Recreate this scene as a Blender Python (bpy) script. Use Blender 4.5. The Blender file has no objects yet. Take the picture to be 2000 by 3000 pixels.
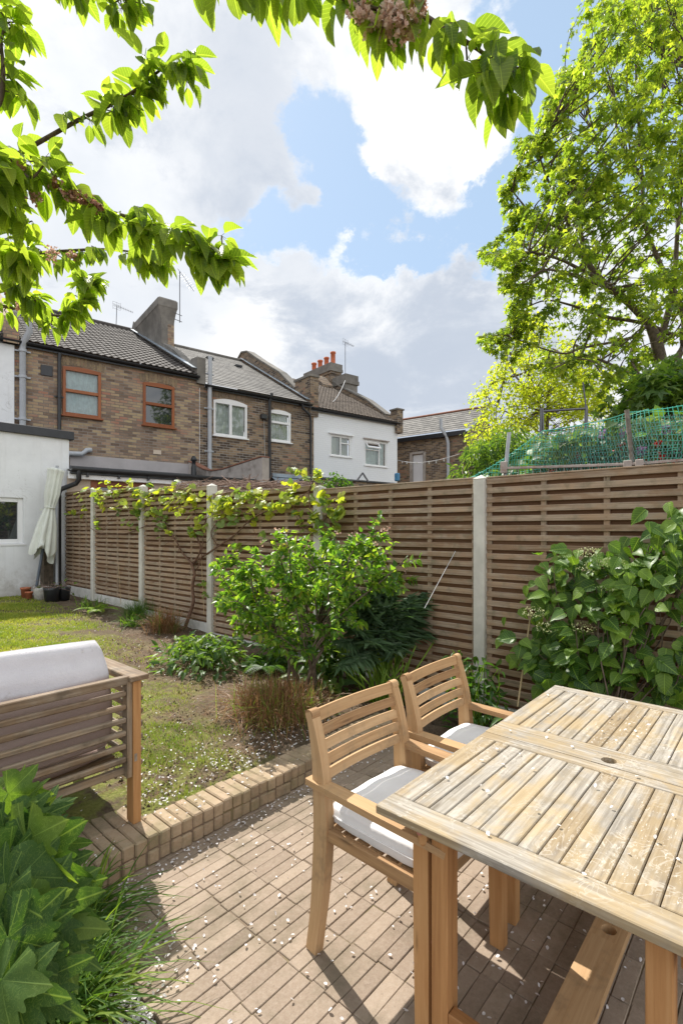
import bpy, math, random
import numpy as np
from mathutils import Vector, Matrix
random.seed(7); np.random.seed(7)
R = math.radians
sc = bpy.context.scene
col = sc.collection
H, F, CX, HY = 1.62, 1470.0, 1000.0, 1552.0     # eye height and lens of the photograph (2000 x 3000 frame)

# ------------------------------------------------------------------ frames
GA = math.atan2(.748, .664)        # garden axes: x along the paving bricks, y along the fence
HA = math.atan2(.618, .786)        # terrace of houses
FA = -HA                           # far house
def to_fr(p, a):
    c, s = math.cos(a), math.sin(a)
    return (p[0]*c+p[1]*s, -p[0]*s+p[1]*c, p[2])
def at_z(x, y, z, a=0):
    t = (z-H)/((HY-y)/F); return to_fr((t*(x-CX)/F, t, z), a)
def at_d(x, y, d, a=0):
    return to_fr((d*(x-CX)/F, d, H+d*(HY-y)/F), a)
def at_y(x, y, c, a):              # vertical plane y = c of a frame
    r = ((x-CX)/F, 1.0, 0); q = to_fr(r, a); return at_d(x, y, c/q[1], a)
def at_x(x, y, c, a):
    r = ((x-CX)/F, 1.0, 0); q = to_fr(r, a); return at_d(x, y, c/q[0], a)

# ------------------------------------------------------------------ mesh builder
class MB:
    def __init__(s): s.v=[]; s.lv=[]; s.lt=[]; s.uv=[]; s.r=[]; s.m=[]; s.sm=[]; s.n=0
    def add(s, verts, faces, uv=None, rnd=.5, mat=0, smooth=False):
        """faces: list of index lists; uv: per-vertex list"""
        b = s.n; s.v.append(np.array(verts, dtype=float).reshape(-1,3)); s.n += len(verts)
        for f in faces:
            s.lv.append(np.array(f, dtype=int)+b); s.lt.append([len(f)])
            s.uv.append(np.array([uv[i] for i in f], dtype=float) if uv is not None else np.zeros((len(f),2)))
            s.r.append([rnd]); s.m.append([mat]); s.sm.append([smooth])
    def add_np(s, V, FA_, UV, RN, mat=0, smooth=False):
        b = s.n; s.v.append(V); s.n += len(V)
        s.lv.append(FA_.ravel()+b); s.lt.append(np.full(len(FA_), FA_.shape[1])); s.uv.append(UV.reshape(-1,2))
        s.r.append(RN); s.m.append(np.full(len(FA_), mat)); s.sm.append(np.full(len(FA_), smooth))
    def mesh(s, name, mats, off=(0,0,0)):
        me = bpy.data.meshes.new(name)
        if s.n == 0: return me
        V = np.concatenate(s.v)-np.array(off); LV = np.concatenate(s.lv).astype(np.int32); LT = np.concatenate(s.lt).astype(np.int32)
        me.vertices.add(len(V)); me.vertices.foreach_set('co', V.astype(np.float32).ravel())
        me.loops.add(len(LV)); me.loops.foreach_set('vertex_index', LV)
        me.polygons.add(len(LT)); me.polygons.foreach_set('loop_start', np.concatenate([[0], np.cumsum(LT)[:-1]]).astype(np.int32))
        me.polygons.foreach_set('material_index', np.concatenate(s.m).astype(np.int32))
        me.polygons.foreach_set('use_smooth', np.concatenate(s.sm).astype(bool))
        for m in (mats if isinstance(mats, (list, tuple)) else [mats]): me.materials.append(m)
        me.update(calc_edges=True)
        ul = me.uv_layers.new(name='UVMap'); ul.data.foreach_set('uv', np.concatenate(s.uv).astype(np.float32).ravel())
        at = me.attributes.new('rnd', 'FLOAT', 'FACE'); at.data.foreach_set('value', np.concatenate(s.r).astype(np.float32))
        me.validate()
        return me
    def build(s, name, mats, T, parent=None, label=None, kind=None):
        """a part of thing T (T = (empty, loc))"""
        o = bpy.data.objects.new(name, s.mesh(name, mats, T[1])); col.objects.link(o); o.parent = parent or T[0]
        if label: o['label'] = label
        if kind: o['kind'] = kind
        return o
    def solo(s, name, mats, loc=(0,0,0), ang=0, label=None, cat=None, group=None, kind=None):
        o = bpy.data.objects.new(name, s.mesh(name, mats, loc)); col.objects.link(o)
        c, t = math.cos(ang), math.sin(ang)
        o.location = (loc[0]*c-loc[1]*t, loc[0]*t+loc[1]*c, loc[2]); o.rotation_euler = (0,0,ang)
        for k, w in (('label',label),('category',cat),('group',group),('kind',kind)):
            if w: o[k] = w
        return o
    # ---- shapes
    def cbox(s, c, hs, ax=None, bev=0.0, rnd=None, la=None, mat=0):
        """chamfered box; hs half sizes, ax 3 axis vectors, la index of the long (grain) axis"""
        rnd = random.random() if rnd is None else rnd
        A = np.array(ax if ax is not None else np.eye(3), dtype=float); hs = np.array(hs, float); c = np.array(c, float)
        la = int(np.argmax(hs)) if la is None else la
        ot = [i for i in range(3) if i != la]; off = random.random()*50
        P=[]; uv=[]
        def put(q):
            P.append(c + q[0]*A[0]+q[1]*A[1]+q[2]*A[2]); uv.append((q[la]+off, q[ot[0]]+q[ot[1]]+off*1.7))
        if bev <= 0:
            for i in range(8):
                sg = np.array([1 if i&1 else -1, 1 if i&2 else -1, 1 if i&4 else -1]); put(sg*hs)
            fs = [(0,2,3,1),(4,5,7,6),(0,1,5,4),(2,6,7,3),(0,4,6,2),(1,3,7,5)]
            s.add(P, fs, uv, rnd, mat); return
        idx={}
        for i in range(8):
            sg = np.array([1 if i&1 else -1, 1 if i&2 else -1, 1 if i&4 else -1])
            for k in range(3):
                q = sg*(hs-bev); q[k] = sg[k]*hs[k]; idx[(i,k)] = len(P); put(q)
        fs=[]
        for k in range(3):
            a,b = [j for j in range(3) if j!=k]; ba,bb = 1<<a,1<<b
            for sgn in (0,1):
                o = (1<<k)*sgn; q=[o,o|ba,o|ba|bb,o|bb]
                f=[idx[(w,k)] for w in q]
                # orientation: a x b = +k for (1,2)(2,0)(0,1); here (a,b)=(1,2),(0,2),(0,1)
                flip = (k==1)
                if (sgn==0) != flip: f=f[::-1]
                fs.append(f)
            # edges parallel to axis k
            for sa in (0,1):
                for sb in (0,1):
                    o=(ba if sa else 0)|(bb if sb else 0)
                    f=[idx[(o,a)],idx[(o|(1<<k),a)],idx[(o|(1<<k),b)],idx[(o,b)]]
                    fs.append(f)
        for i in range(8): fs.append([idx[(i,0)],idx[(i,1)],idx[(i,2)]])
        # make all faces outward
        out=[]
        for f in fs:
            p=[P[j] for j in f]; n=np.cross(p[1]-p[0], p[2]-p[0]); m=sum(p)/len(p)-c
            out.append(f if np.dot(n,m)>0 else f[::-1])
        s.add(P, out, uv, rnd, mat)
    def bar(s, p0, p1, w, t, up=(0,0,1), bev=0.0, rnd=None, mat=0):
        """plank from p0 to p1, width w sideways, thickness t along up"""
        p0=np.array(p0,float); p1=np.array(p1,float); d=p1-p0; L=np.linalg.norm(d); d/=L
        up=np.array(up,float); sd=np.cross(d,up); sd/=np.linalg.norm(sd); up=np.cross(sd,d)
        s.cbox((p0+p1)/2, (L/2,w/2,t/2), (d,sd,up), bev, rnd, 0, mat)
    def sweep(s, pts, w, t, side, rnd=None, mat=0, smooth=False):
        """rectangular section swept along pts; side = constant sideways vector; w, t may be lists"""
        rnd = random.random() if rnd is None else rnd; n=len(pts); side=np.array(side,float); P=[];uv=[];L=0;off=random.random()*9
        pts=[np.array(p,float) for p in pts]
        for i,p in enumerate(pts):
            d=pts[min(i+1,n-1)]-pts[max(i-1,0)]; d/=np.linalg.norm(d); u=np.cross(side,d); u/=np.linalg.norm(u)
            ww=w[i] if isinstance(w,(list,tuple)) else w; tt=t[i] if isinstance(t,(list,tuple)) else t
            if i: L+=np.linalg.norm(p-pts[i-1])
            for a,b in ((-1,-1),(1,-1),(1,1),(-1,1)):
                P.append(p+side*a*ww/2+u*b*tt/2); uv.append((L+off,a*ww/2+b*tt/2))
        fs=[]
        for i in range(n-1):
            for k in range(4):
                fs.append((i*4+k, i*4+(k+1)%4, i*4+4+(k+1)%4, i*4+4+k))
        fs.append((3,2,1,0)); b=(n-1)*4; fs.append((b,b+1,b+2,b+3))
        s.add(P, fs, uv, rnd, mat, smooth)
    def tube(s, pts, r, n=8, rnd=None, mat=0, cap=True, smooth=True):
        rnd = random.random() if rnd is None else rnd; m=len(pts); pts=[np.array(p,float) for p in pts]
        P=[];uv=[];L=0; ref=np.array((.31,.17,.93))
        for i,p in enumerate(pts):
            d=pts[min(i+1,m-1)]-pts[max(i-1,0)]; nd=np.linalg.norm(d); d=d/(nd if nd>1e-9 else 1)
            a=np.cross(d,ref); na=np.linalg.norm(a)
            if na<.05: a=np.cross(d,(1,0,0)); na=np.linalg.norm(a)
            a/=na; b=np.cross(d,a); rr=r[i] if isinstance(r,(list,tuple)) else r
            if i: L+=np.linalg.norm(p-pts[i-1])
            for k in range(n):
                t=2*math.pi*k/n; P.append(p+(a*math.cos(t)+b*math.sin(t))*rr); uv.append((L, t*.05))
        fs=[(i*n+k, i*n+(k+1)%n, (i+1)*n+(k+1)%n, (i+1)*n+k) for i in range(m-1) for k in range(n)]
        s.add(P, fs, uv, rnd, mat, smooth)
        if cap:
            s.add([P[k] for k in range(n)], [tuple(range(n))[::-1]], [(0,0)]*n, rnd, mat)
            s.add([P[(m-1)*n+k] for k in range(n)], [tuple(range(n))], [(0,0)]*n, rnd, mat)
    def lathe(s, c, prof, n=20, rnd=.5, mat=0, axis=None):
        """prof: list of (radius, height)"""
        c=np.array(c,float); P=[];uv=[]
        ax=np.array(axis,float) if axis is not None else np.array((0,0,1.)); ax/=np.linalg.norm(ax)
        a=np.cross(ax,(0,1,0) if abs(ax[1])<.9 else (1,0,0)); a/=np.linalg.norm(a); b=np.cross(ax,a)
        for (r,h) in prof:
            for k in range(n):
                t=2*math.pi*k/n; P.append(c+ax*h+(a*math.cos(t)+b*math.sin(t))*r); uv.append((k/n,h))
        fs=[(i*n+k, i*n+(k+1)%n, (i+1)*n+(k+1)%n, (i+1)*n+k) for i in range(len(prof)-1) for k in range(n)]
        s.add(P, fs, uv, rnd, mat, True)
    def quad(s, p, uv=None, rnd=.5, mat=0): s.add(p, [tuple(range(len(p)))], uv, rnd, mat)

def thing(name, label, cat, loc=(0,0,0), ang=0, group=None):
    o = bpy.data.objects.new(name, None); col.objects.link(o); c,t=math.cos(ang),math.sin(ang)
    o.location=(loc[0]*c-loc[1]*t, loc[0]*t+loc[1]*c, loc[2]); o.rotation_euler=(0,0,ang); o.empty_display_size=.1
    o['label']=label; o['category']=cat
    if group: o['group']=group
    return (o, np.array(loc, float))
def copy_tree(o, parent=None):
    c=o.copy(); col.objects.link(c); c.parent=parent
    for ch in list(o.children): copy_tree(ch, c)
    return c

# ------------------------------------------------------------------ leaves
def strip_template(rows, prof, fold=.25, droop=.15, wav=0):
    V=[];UV=[];Fc=[]
    for i in range(rows+1):
        t=i/rows; w=prof(t); z=-droop*t*t
        for x in (-1,0,1):
            V.append((x*w*.5, t, z+(fold*w*.35 if x else 0)+(wav*math.sin(i*2.2+x) if x else 0))); UV.append((x*w, t))
    for i in range(rows):
        for k in range(2):
            a=i*3+k; Fc.append((a,a+1,a+4,a+3))
    return np.array(V), np.array(Fc), np.array(UV)
def ell(p=1.0, k=.5): return lambda t: max(0.02, (math.sin(math.pi*min(1,max(0,t**k)))**p))
T_SIMPLE = strip_template(3, lambda t:[.15,1,.8,.03][int(round(t*3))])
T_CHERRY = strip_template(9, lambda t: max(.015, math.sin(math.pi*t**.8)**.75*(1 if t<.8 else 1-(t-.8)*1.2)*(1+.05*math.cos(t*60))), .5, .22, .012)
T_OVATE  = strip_template(5, lambda t:[.45,1.0,.98,.72,.38,.02][int(round(t*5))], .3, .22, .03)
T_LANCE  = strip_template(4, lambda t:[.2,.9,1,.6,.02][int(round(t*4))], .4, .3)
T_BLADE  = strip_template(5, lambda t:[.8,1,.9,.75,.5,.03][int(round(t*5))], .3, .0)
def polar_template(nang, nring, rf, droop=.3, cup=.1, ripple=.03):
    V=[(0,0,0)];UV=[(0,0)];Fc=[]
    for j in range(1,nring+1):
        q=j/nring
        for i in range(nang+1):
            th=-math.pi*.93+2*math.pi*.93*i/nang; r=rf(th)
            if q<1: rr=q*(r*q+(1-q)*.55)
            else: rr=r
            x=math.sin(th)*rr; y=math.cos(th)*rr
            V.append((x, y, -droop*(x*x+y*y)*.8+ripple*math.cos(th*5)*rr+cup*abs(x)*.6)); UV.append((x,y))
    m=nang+1
    for i in range(nang): Fc.append((0,1+i,2+i,2+i))
    for j in range(nring-1):
        for i in range(nang):
            a=1+j*m+i; Fc.append((a,a+m,a+m+1,a+1))
    return np.array(V), Fc, np.array(UV)
def lobes(th, main, n=5, serr=.0):
    best=.42
    for (a,l,w) in main:
        d=abs(th-a)/w
        if d<1: best=max(best, .46+(l-.46)*(1-d**1.05))
    return max(best,.46)*(1+serr*(((th*9.0)%1)-.5))
MAP=[(0,1.0,.42),(.95,.88,.40),(-.95,.88,.40),(1.95,.58,.4),(-1.95,.58,.4)]
OAK=[(0,1.0,.42),(.42,.74,.16),(-.42,.74,.16),(.92,.92,.36),(-.92,.92,.36),(1.32,.66,.16),(-1.32,.66,.16),(1.8,.78,.36),(-1.8,.78,.36),(2.45,.52,.35),(-2.45,.52,.35)]
def tri_fix(T):
    V,Fc,UV=T; return V,Fc,UV
def mk_polar(*a, **k):
    V,Fc,UV=polar_template(*a,**k); tri=[f[:3] for f in Fc if f[2]==f[3]]; qd=[f for f in Fc if f[2]!=f[3]]
    return V,(np.array(tri),np.array(qd) if qd else None),UV
T_MAPLE = mk_polar(10,1,lambda th:[.35,.6,.3,.85,.4,1.0,.4,.85,.3,.6,.35][int(round((th+math.pi*.93)/(2*math.pi*.93)*10))],droop=.35,cup=.15)
T_OAK   = mk_polar(110,4,lambda th:lobes(th,OAK,serr=.06),droop=.32,cup=.15,ripple=.05)
T_GRAPE = mk_polar(14,2,lambda th:.62+.25*abs(math.cos(th*1.5)),droop=.3,cup=.25,ripple=.05)

class Fol:
    def __init__(s): s.p=[];s.d=[];s.n=[];s.L=[];s.W=[];s.r=[]
    def add(s,p,d,n,L,W,r=None):
        s.p.append(p);s.d.append(d);s.n.append(n);s.L.append(L);s.W.append(W);s.r.append(random.random() if r is None else r)
    def bake(s, mb, T, mat=0, smooth=True):
        if not s.p: return
        P=np.array(s.p,float);D=np.array(s.d,float);N=np.array(s.n,float);L=np.array(s.L);W=np.array(s.W);RN=np.array(s.r)
        D/=np.linalg.norm(D,axis=1)[:,None]+1e-9
        X=np.cross(D,N); X/=np.linalg.norm(X,axis=1)[:,None]+1e-9; N=np.cross(X,D)
        V,Fc,UV=T; k=len(V)
        W_=P[:,None,:]+V[None,:,0,None]*W[:,None,None]*X[:,None,:]+V[None,:,1,None]*L[:,None,None]*D[:,None,:]+V[None,:,2,None]*L[:,None,None]*N[:,None,:]
        base=mb.n; first=True
        for fc in (Fc if isinstance(Fc,tuple) else (Fc,)):
            if fc is None or len(fc)==0: continue
            FF=(fc[None,:,:]+(np.arange(len(P))*k)[:,None,None]).reshape(-1,fc.shape[1])
            UVs=np.broadcast_to(UV[fc][None],(len(P),)+UV[fc].shape).reshape(-1,2)
            if first:
                mb.add_np(W_.reshape(-1,3), FF, UVs, np.repeat(RN,len(fc)), mat, smooth); first=False
            else:
                mb.lv.append(FF.ravel()+base); mb.lt.append(np.full(len(FF),FF.shape[1])); mb.uv.append(UVs)
                mb.r.append(np.repeat(RN,len(fc))); mb.m.append(np.full(len(FF),mat)); mb.sm.append(np.full(len(FF),smooth))
def rv(s=1.0): return np.array([random.gauss(0,s) for _ in range(3)])
def nz(v): v=np.array(v,float); return v/(np.linalg.norm(v)+1e-9)
def curve(a,b,n=8,sag=0,wob=.0,mid=None):
    a=np.array(a,float);b=np.array(b,float);L=np.linalg.norm(b-a);out=[];w1=rv(wob*L);w2=rv(wob*L)
    for i in range(n+1):
        t=i/n;p=a*(1-t)+b*t
        p=p+w1*math.sin(math.pi*t)+w2*math.sin(2*math.pi*t)*.5; p[2]-=sag*L*4*t*(1-t)
        out.append(p)
    return out
def poly_pts(pts,n=40):
    """resample a polyline smoothly (Catmull-Rom)"""
    P=[np.array(p,float) for p in pts]; P=[2*P[0]-P[1]]+P+[2*P[-1]-P[-2]]; out=[]; seg=len(P)-3; k=max(2,n//seg)
    for i in range(1,len(P)-2):
        for j in range(k):
            t=j/k; a,b,c,d=P[i-1],P[i],P[i+1],P[i+2]
            out.append(.5*((2*b)+(-a+c)*t+(2*a-5*b+4*c-d)*t*t+(-a+3*b-3*c+d)*t**3))
    out.append(P[-2]); return out
def taper(r0,r1,n): return [r0+(r1-r0)*i/(n-1) for i in range(n)]

# ------------------------------------------------------------------ materials
class NT:
    def __init__(s, m): s.t=m.node_tree; s.t.nodes.clear()
    def n(s, ty, **kw):
        nd=s.t.nodes.new(ty)
        for k,v in kw.items():
            if k.startswith('i_'):
                key=k[2:]; key=int(key) if key.isdigit() else key.replace('_',' ')
                s.set(nd,key,v)
            else: setattr(nd,k,v)
        return nd
    def set(s, nd, key, v):
        if isinstance(v, bpy.types.NodeSocket): s.t.links.new(v, nd.inputs[key])
        elif isinstance(v, bpy.types.Node): s.t.links.new(v.outputs[0], nd.inputs[key])
        else:
            if isinstance(v,(tuple,list)) and len(v)==3 and nd.inputs[key].type=='RGBA': v=(*v,1)
            nd.inputs[key].default_value=v
    def mix(s, f, a, b, mode='MIX'):
        nd=s.t.nodes.new('ShaderNodeMix'); nd.data_type='RGBA'; nd.blend_type=mode; nd.clamp_factor=True
        for k,v in ((0,f),(6,a),(7,b)): s.set(nd,k,v)
        return nd.outputs[2]
    def math(s, op, a, b=None, c=None, clamp=False):
        nd=s.t.nodes.new('ShaderNodeMath'); nd.operation=op; nd.use_clamp=clamp
        for k,v in ((0,a),(1,b),(2,c)):
            if v is not None: s.set(nd,k,v)
        return nd.outputs[0]
    def mr(s, v, a, b, c=0., d=1., smooth=True):
        nd=s.t.nodes.new('ShaderNodeMapRange'); nd.interpolation_type='SMOOTHSTEP' if smooth else 'LINEAR'
        for k,x in ((0,v),(1,a),(2,b),(3,c),(4,d)): s.set(nd,k,x)
        return nd.outputs[0]
    def ramp(s, f, stops, interp='LINEAR'):
        nd=s.t.nodes.new('ShaderNodeValToRGB'); e=nd.color_ramp; e.interpolation=interp
        while len(e.elements)<len(stops): e.elements.new(.5)
        for el,(p,c) in zip(e.elements,stops): el.position=p; el.color=(*c,1)
        s.set(nd,0,f); return nd.outputs[0]
    def noise(s, vec, scale, detail=3, rough=.55, dist=0, out=0):
        nd=s.n('ShaderNodeTexNoise', i_Scale=scale, i_Detail=detail, i_Roughness=rough, i_Distortion=dist)
        if vec is not None: s.set(nd,'Vector',vec)
        return nd.outputs[out]
    def mapping(s, vec, scale=(1,1,1), loc=(0,0,0)):
        nd=s.n('ShaderNodeMapping'); s.set(nd,0,vec); nd.inputs['Scale'].default_value=scale; nd.inputs['Location'].default_value=loc
        return nd.outputs[0]
    def uv(s): return s.n('ShaderNodeTexCoord').outputs['UV']
    def obj(s): return s.n('ShaderNodeTexCoord').outputs['Object']
    def rnd(s): return s.n('ShaderNodeAttribute', attribute_name='rnd').outputs['Fac']
    def bump(s, h, st=.3, dist=.01):
        return s.n('ShaderNodeBump', i_Strength=st, i_Distance=dist, i_Height=h).outputs[0]
    def pr(s, color, rough=.7, normal=None, metal=0, spec=.4, **kw):
        nd=s.n('ShaderNodeBsdfPrincipled'); s.set(nd,'Base Color',color); s.set(nd,'Roughness',rough); nd.inputs['Metallic'].default_value=metal
        nd.inputs['Specular IOR Level'].default_value=spec
        if normal is not None: s.set(nd,'Normal',normal)
        for k,v in kw.items(): s.set(nd,k.replace('_',' '),v)
        return nd.outputs[0]
    def out(s, sh): o=s.n('ShaderNodeOutputMaterial'); s.t.links.new(sh,o.inputs[0])
def M(name):
    m=bpy.data.materials.new(name); m.use_nodes=True; return m, NT(m)

def m_wood(name, stops, grain=1.0, rough=.65, dirt=None, blotch=None, line=None):
    m,t=M(name); uv=t.uv(); r=t.rnd()
    g=t.noise(t.mapping(uv,(3*grain,70*grain,1)),1.0,4,.6,.6)
    g2=t.noise(t.mapping(uv,(1.2,9,1)),1.0,3,.6,1.2)
    f=t.math('ADD',t.math('MULTIPLY',g,.55),t.math('MULTIPLY',g2,.35)); f=t.math('ADD',f,t.math('MULTIPLY',t.math('SUBTRACT',r,.5),.35))
    c=t.ramp(t.mr(f,.2,.75,smooth=False),stops)
    if blotch:
        b=t.noise(t.obj(),4.5,4,.6,.5); b=t.math('ADD',b,t.math('MULTIPLY',t.math('SUBTRACT',g2,.5),.5)); b=t.math('ADD',b,t.math('MULTIPLY',t.math('SUBTRACT',r,.5),.14)); b=t.math('ADD',b,t.math('MULTIPLY',t.math('SUBTRACT',t.noise(t.mapping(uv,(6,30,1)),1.0,4,.7),.5),.35))
        c=t.mix(t.mr(b,.38,.64,.12,.9),c,t.mix(t.mr(g,.3,.7),blotch[0],blotch[1]))
    if line:
        w=t.noise(t.mapping(t.obj(),(1,1,1)),7,3,.6,2.2); w=t.math('ABSOLUTE',t.math('SUBTRACT',w,.5))
        w=t.math('MULTIPLY',t.mr(w,.028,.0),t.mr(t.noise(t.obj(),3,2),.45,.62)); sp=t.mr(t.noise(t.mapping(uv,(14,45,1)),2.2,4,.75),.57,.66)
        msk=t.mr(t.noise(t.obj(),3.4,3),.46,.60)
        c=t.mix(t.math('MAXIMUM',t.math('MULTIPLY',w,.45),t.math('MULTIPLY',sp,msk)),c,line)
    if dirt: c=t.mix(t.mr(t.noise(t.obj(),9,4,.65),.5,.72,0,.7),c,dirt)
    # knots
    vor=t.n('ShaderNodeTexVoronoi', i_Scale=1.0); t.set(vor,'Vector',t.mapping(uv,(2.2,14,1)))
    c=t.mix(t.mr(vor.outputs[0],.13,.02,0,.65),c,tuple(x*.35 for x in stops[0][1]))
    t.out(t.pr(c,rough,t.bump(t.math('ADD',g,t.math('MULTIPLY',g2,.5)),.25,.002),spec=.3)); return m
TEAK=m_wood('teak',[(0,(.26,.115,.04)),(.5,(.45,.23,.09)),(1,(.56,.33,.15))])
TEAK_PALE=m_wood('teak_pale',[(0,(.24,.13,.06)),(.5,(.45,.275,.135)),(1,(.57,.385,.215))],dirt=(.30,.20,.11))
TEAK_TOP=m_wood('teak_weathered_top',[(0,(.22,.155,.085)),(.5,(.375,.28,.155)),(1,(.45,.355,.22))],rough=.7,blotch=((.20,.18,.155),(.43,.395,.345)),line=(.58,.54,.47),dirt=(.26,.21,.14))
TEAK_GREY=m_wood('teak_greyed',[(0,(.13,.08,.045)),(.5,(.26,.175,.10)),(1,(.38,.275,.17))],blotch=((.17,.13,.09),(.34,.27,.20)),dirt=(.10,.075,.05))
FENCE_WOOD=m_wood('fence_wood',[(0,(.19,.115,.065)),(.5,(.36,.24,.15)),(1,(.50,.36,.24))],blotch=((.27,.205,.15),(.43,.34,.25)),rough=.8,dirt=(.20,.17,.11))
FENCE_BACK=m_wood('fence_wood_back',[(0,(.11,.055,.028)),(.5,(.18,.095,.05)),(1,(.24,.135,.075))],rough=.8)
BROWN_FRAME=m_wood('brown_window_frame',[(0,(.20,.06,.02)),(.5,(.29,.095,.035)),(1,(.36,.13,.05))],rough=.4)
CANE=m_wood('cane',[(0,(.35,.24,.12)),(1,(.55,.42,.25))])

def m_plain(name, colr, rough=.7, var=.12, scale=8, spec=.35, metal=0, bump=.15, col2=None, amt=.5):
    m,t=M(name); o=t.obj(); n=t.noise(o,scale,5,.65)
    c=t.mix(t.mr(n,.3,.7),tuple(x*(1-var) for x in colr),tuple(min(1,x*(1+var)) for x in colr))
    if col2: c=t.mix(t.mr(t.noise(o,scale*.35,4,.7),.5,.7,0,amt),c,col2)
    t.out(t.pr(c,rough,t.bump(t.noise(o,scale*6,4),bump,.005),metal=metal,spec=spec)); return m
POST=m_plain('concrete_post',(.60,.58,.52),.85,.1,5,bump=.2,col2=(.42,.42,.36),amt=.35)
GRAVEL_BOARD=m_plain('gravel_board',(.62,.61,.57),.9,.12,6,col2=(.35,.33,.28))
WHITE_RENDER=m_plain('white_render',(.80,.81,.82),.85,.04,3,bump=.25,col2=(.66,.66,.64),amt=.35)
BLACK_PLASTIC=m_plain('black_plastic',(.02,.021,.024),.35,.2,10,spec=.5,bump=.05)
GREY_PLASTIC=m_plain('grey_plastic',(.42,.44,.47),.4,.06,10,bump=.03)
LEAD=m_plain('lead_flashing',(.30,.35,.40),.45,.2,5,metal=.2)
DARK_FELT=m_plain('roof_felt',(.07,.075,.08),.8,.25,4)
UPVC=m_plain('white_frame',(.80,.80,.80),.35,.02,5,bump=.0,spec=.5)
TERRACOTTA=m_plain('terracotta',(.42,.14,.07),.8,.15,20)
CHIM_POT=m_plain('chimney_pot_clay',(.52,.15,.07),.7,.15,12)
CEMENT=m_plain('cement_render',(.20,.185,.165),.95,.22,2.5,bump=.5,col2=(.13,.125,.11),amt=.8)
STAINED=m_plain('stained_render',(.40,.36,.33),.95,.15,3,bump=.4,col2=(.10,.085,.07),amt=.85)
PINK_RENDER=m_plain('band_render',(.42,.39,.39),.9,.08,2)
CREAM_WALL=m_plain('cream_wall',(.60,.50,.40),.9,.05,3)
METAL_DARK=m_plain('aerial_metal',(.13,.13,.14),.4,.1,10,metal=.6)
RUST=m_plain('rusty_steel',(.42,.36,.32),.75,.15,14,col2=(.27,.09,.04),amt=.9)
CUSHION=m_plain('cushion_fabric',(.80,.79,.78),.95,.025,5,bump=.1,spec=.1)
CUSHION_GREY=m_plain('cushion_mauve_grey',(.62,.585,.60),.95,.03,4,bump=.12,spec=.1,col2=(.45,.41,.40),amt=.25)
PARASOL_CLOTH=m_plain('parasol_cloth',(.66,.68,.62),.9,.06,5,bump=.1,spec=.1)
PARASOL_POLE=m_plain('parasol_pole',(.10,.12,.15),.4,.1,9,metal=.3)
BARK=m_plain('bark',(.13,.10,.075),.9,.35,18,bump=.7)
BARK_GREY=m_plain('bark_grey',(.20,.175,.145),.9,.3,25,bump=.6)
VINE_BARK=m_plain('vine_bark',(.16,.09,.06),.9,.35,30,bump=.6)
DRY_TWIG=m_plain('dry_twig',(.25,.17,.13),.9,.3,30)
BOLT=m_plain('bolt_cap',(.50,.22,.17),.5,.1,30)
STEEL=m_plain('steel_plate',(.35,.34,.32),.4,.2,60,metal=.8)
GLAZE_WHITE=m_plain('pot_white_glaze',(.52,.50,.47),.5,.2,12)
DARK_INSIDE=m_plain('dark_inside',(.015,.015,.015),.9,.1,3)
CURTAIN=m_plain('net_curtain',(.45,.58,.58),.9,.12,9,col2=(.30,.42,.42))
BLIND=m_plain('pale_room',(.50,.58,.57),.9,.1,2)
WHITE_DOOR=m_plain('white_door_paint',(.70,.70,.73),.5,.03,3)
MOSSY=m_plain('mossy_pier',(.09,.07,.05),.95,.4,14,bump=.6,col2=(.05,.055,.03))
WIRE=m_plain('pale_wire',(.5,.5,.5),.5,.05,5)
NET_GREEN=m_plain('green_net',(.07,.42,.31),.5,.1,5,bump=0)
NET_GREY=m_plain('grey_wire_net',(.30,.38,.38),.5,.1,5,bump=0,metal=.3)
BLUE_PLASTIC=m_plain('blue_plastic',(.06,.22,.40),.4,.1,5)

def m_white_render():
    m,t=M('white_render'); o=t.obj(); n=t.noise(o,3,5,.65); sp=t.n('ShaderNodeSeparateXYZ'); t.set(sp,0,o)
    c=t.mix(t.mr(n,.3,.7),(.74,.75,.76),(.81,.82,.83)); st=t.noise(t.mapping(o,(5,5,.35)),1.0,5,.7)
    c=t.mix(t.mr(st,.52,.74,0,.30),c,(.50,.49,.46))
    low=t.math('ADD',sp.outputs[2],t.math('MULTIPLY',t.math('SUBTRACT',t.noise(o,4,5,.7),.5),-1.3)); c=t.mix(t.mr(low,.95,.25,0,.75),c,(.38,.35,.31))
    ck=t.math('ABSOLUTE',t.math('SUBTRACT',t.noise(o,1.7,4,.6,1.2),.5)); c=t.mix(t.math('MULTIPLY',t.mr(ck,.006,.0),t.mr(t.noise(o,1.1,2),.5,.6,0,.5)),c,(.40,.39,.37))
    t.out(t.pr(c,.88,t.bump(t.math('ADD',t.noise(o,28,5,.7),t.math('MULTIPLY',n,2)),.3,.006),spec=.25)); return m
WHITE_RENDER=m_white_render()
def m_glass(name, tint=(.02,.025,.03), rough=.03):
    m,t=M(name); t.out(t.pr(tint,rough,t.bump(t.noise(t.obj(),1.2,2),.06,.05),spec=.9,Coat_Weight=.6,Coat_Roughness=.02)); return m
GLASS=m_glass('window_glass'); 
def m_clear(name):
    m,t=M(name); g=t.n('ShaderNodeBsdfGlossy',i_Roughness=.02); tr=t.n('ShaderNodeBsdfTransparent'); fr=t.n('ShaderNodeFresnel',i_IOR=1.5)
    mx=t.n('ShaderNodeMixShader'); t.set(mx,0,t.math('ADD',t.math('MULTIPLY',fr.outputs[0],1.3),.04)); t.set(mx,1,tr.outputs[0]); t.set(mx,2,g.outputs[0]); t.out(mx.outputs[0]); return m
CLEAR=m_clear('clear_glass')

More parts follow.
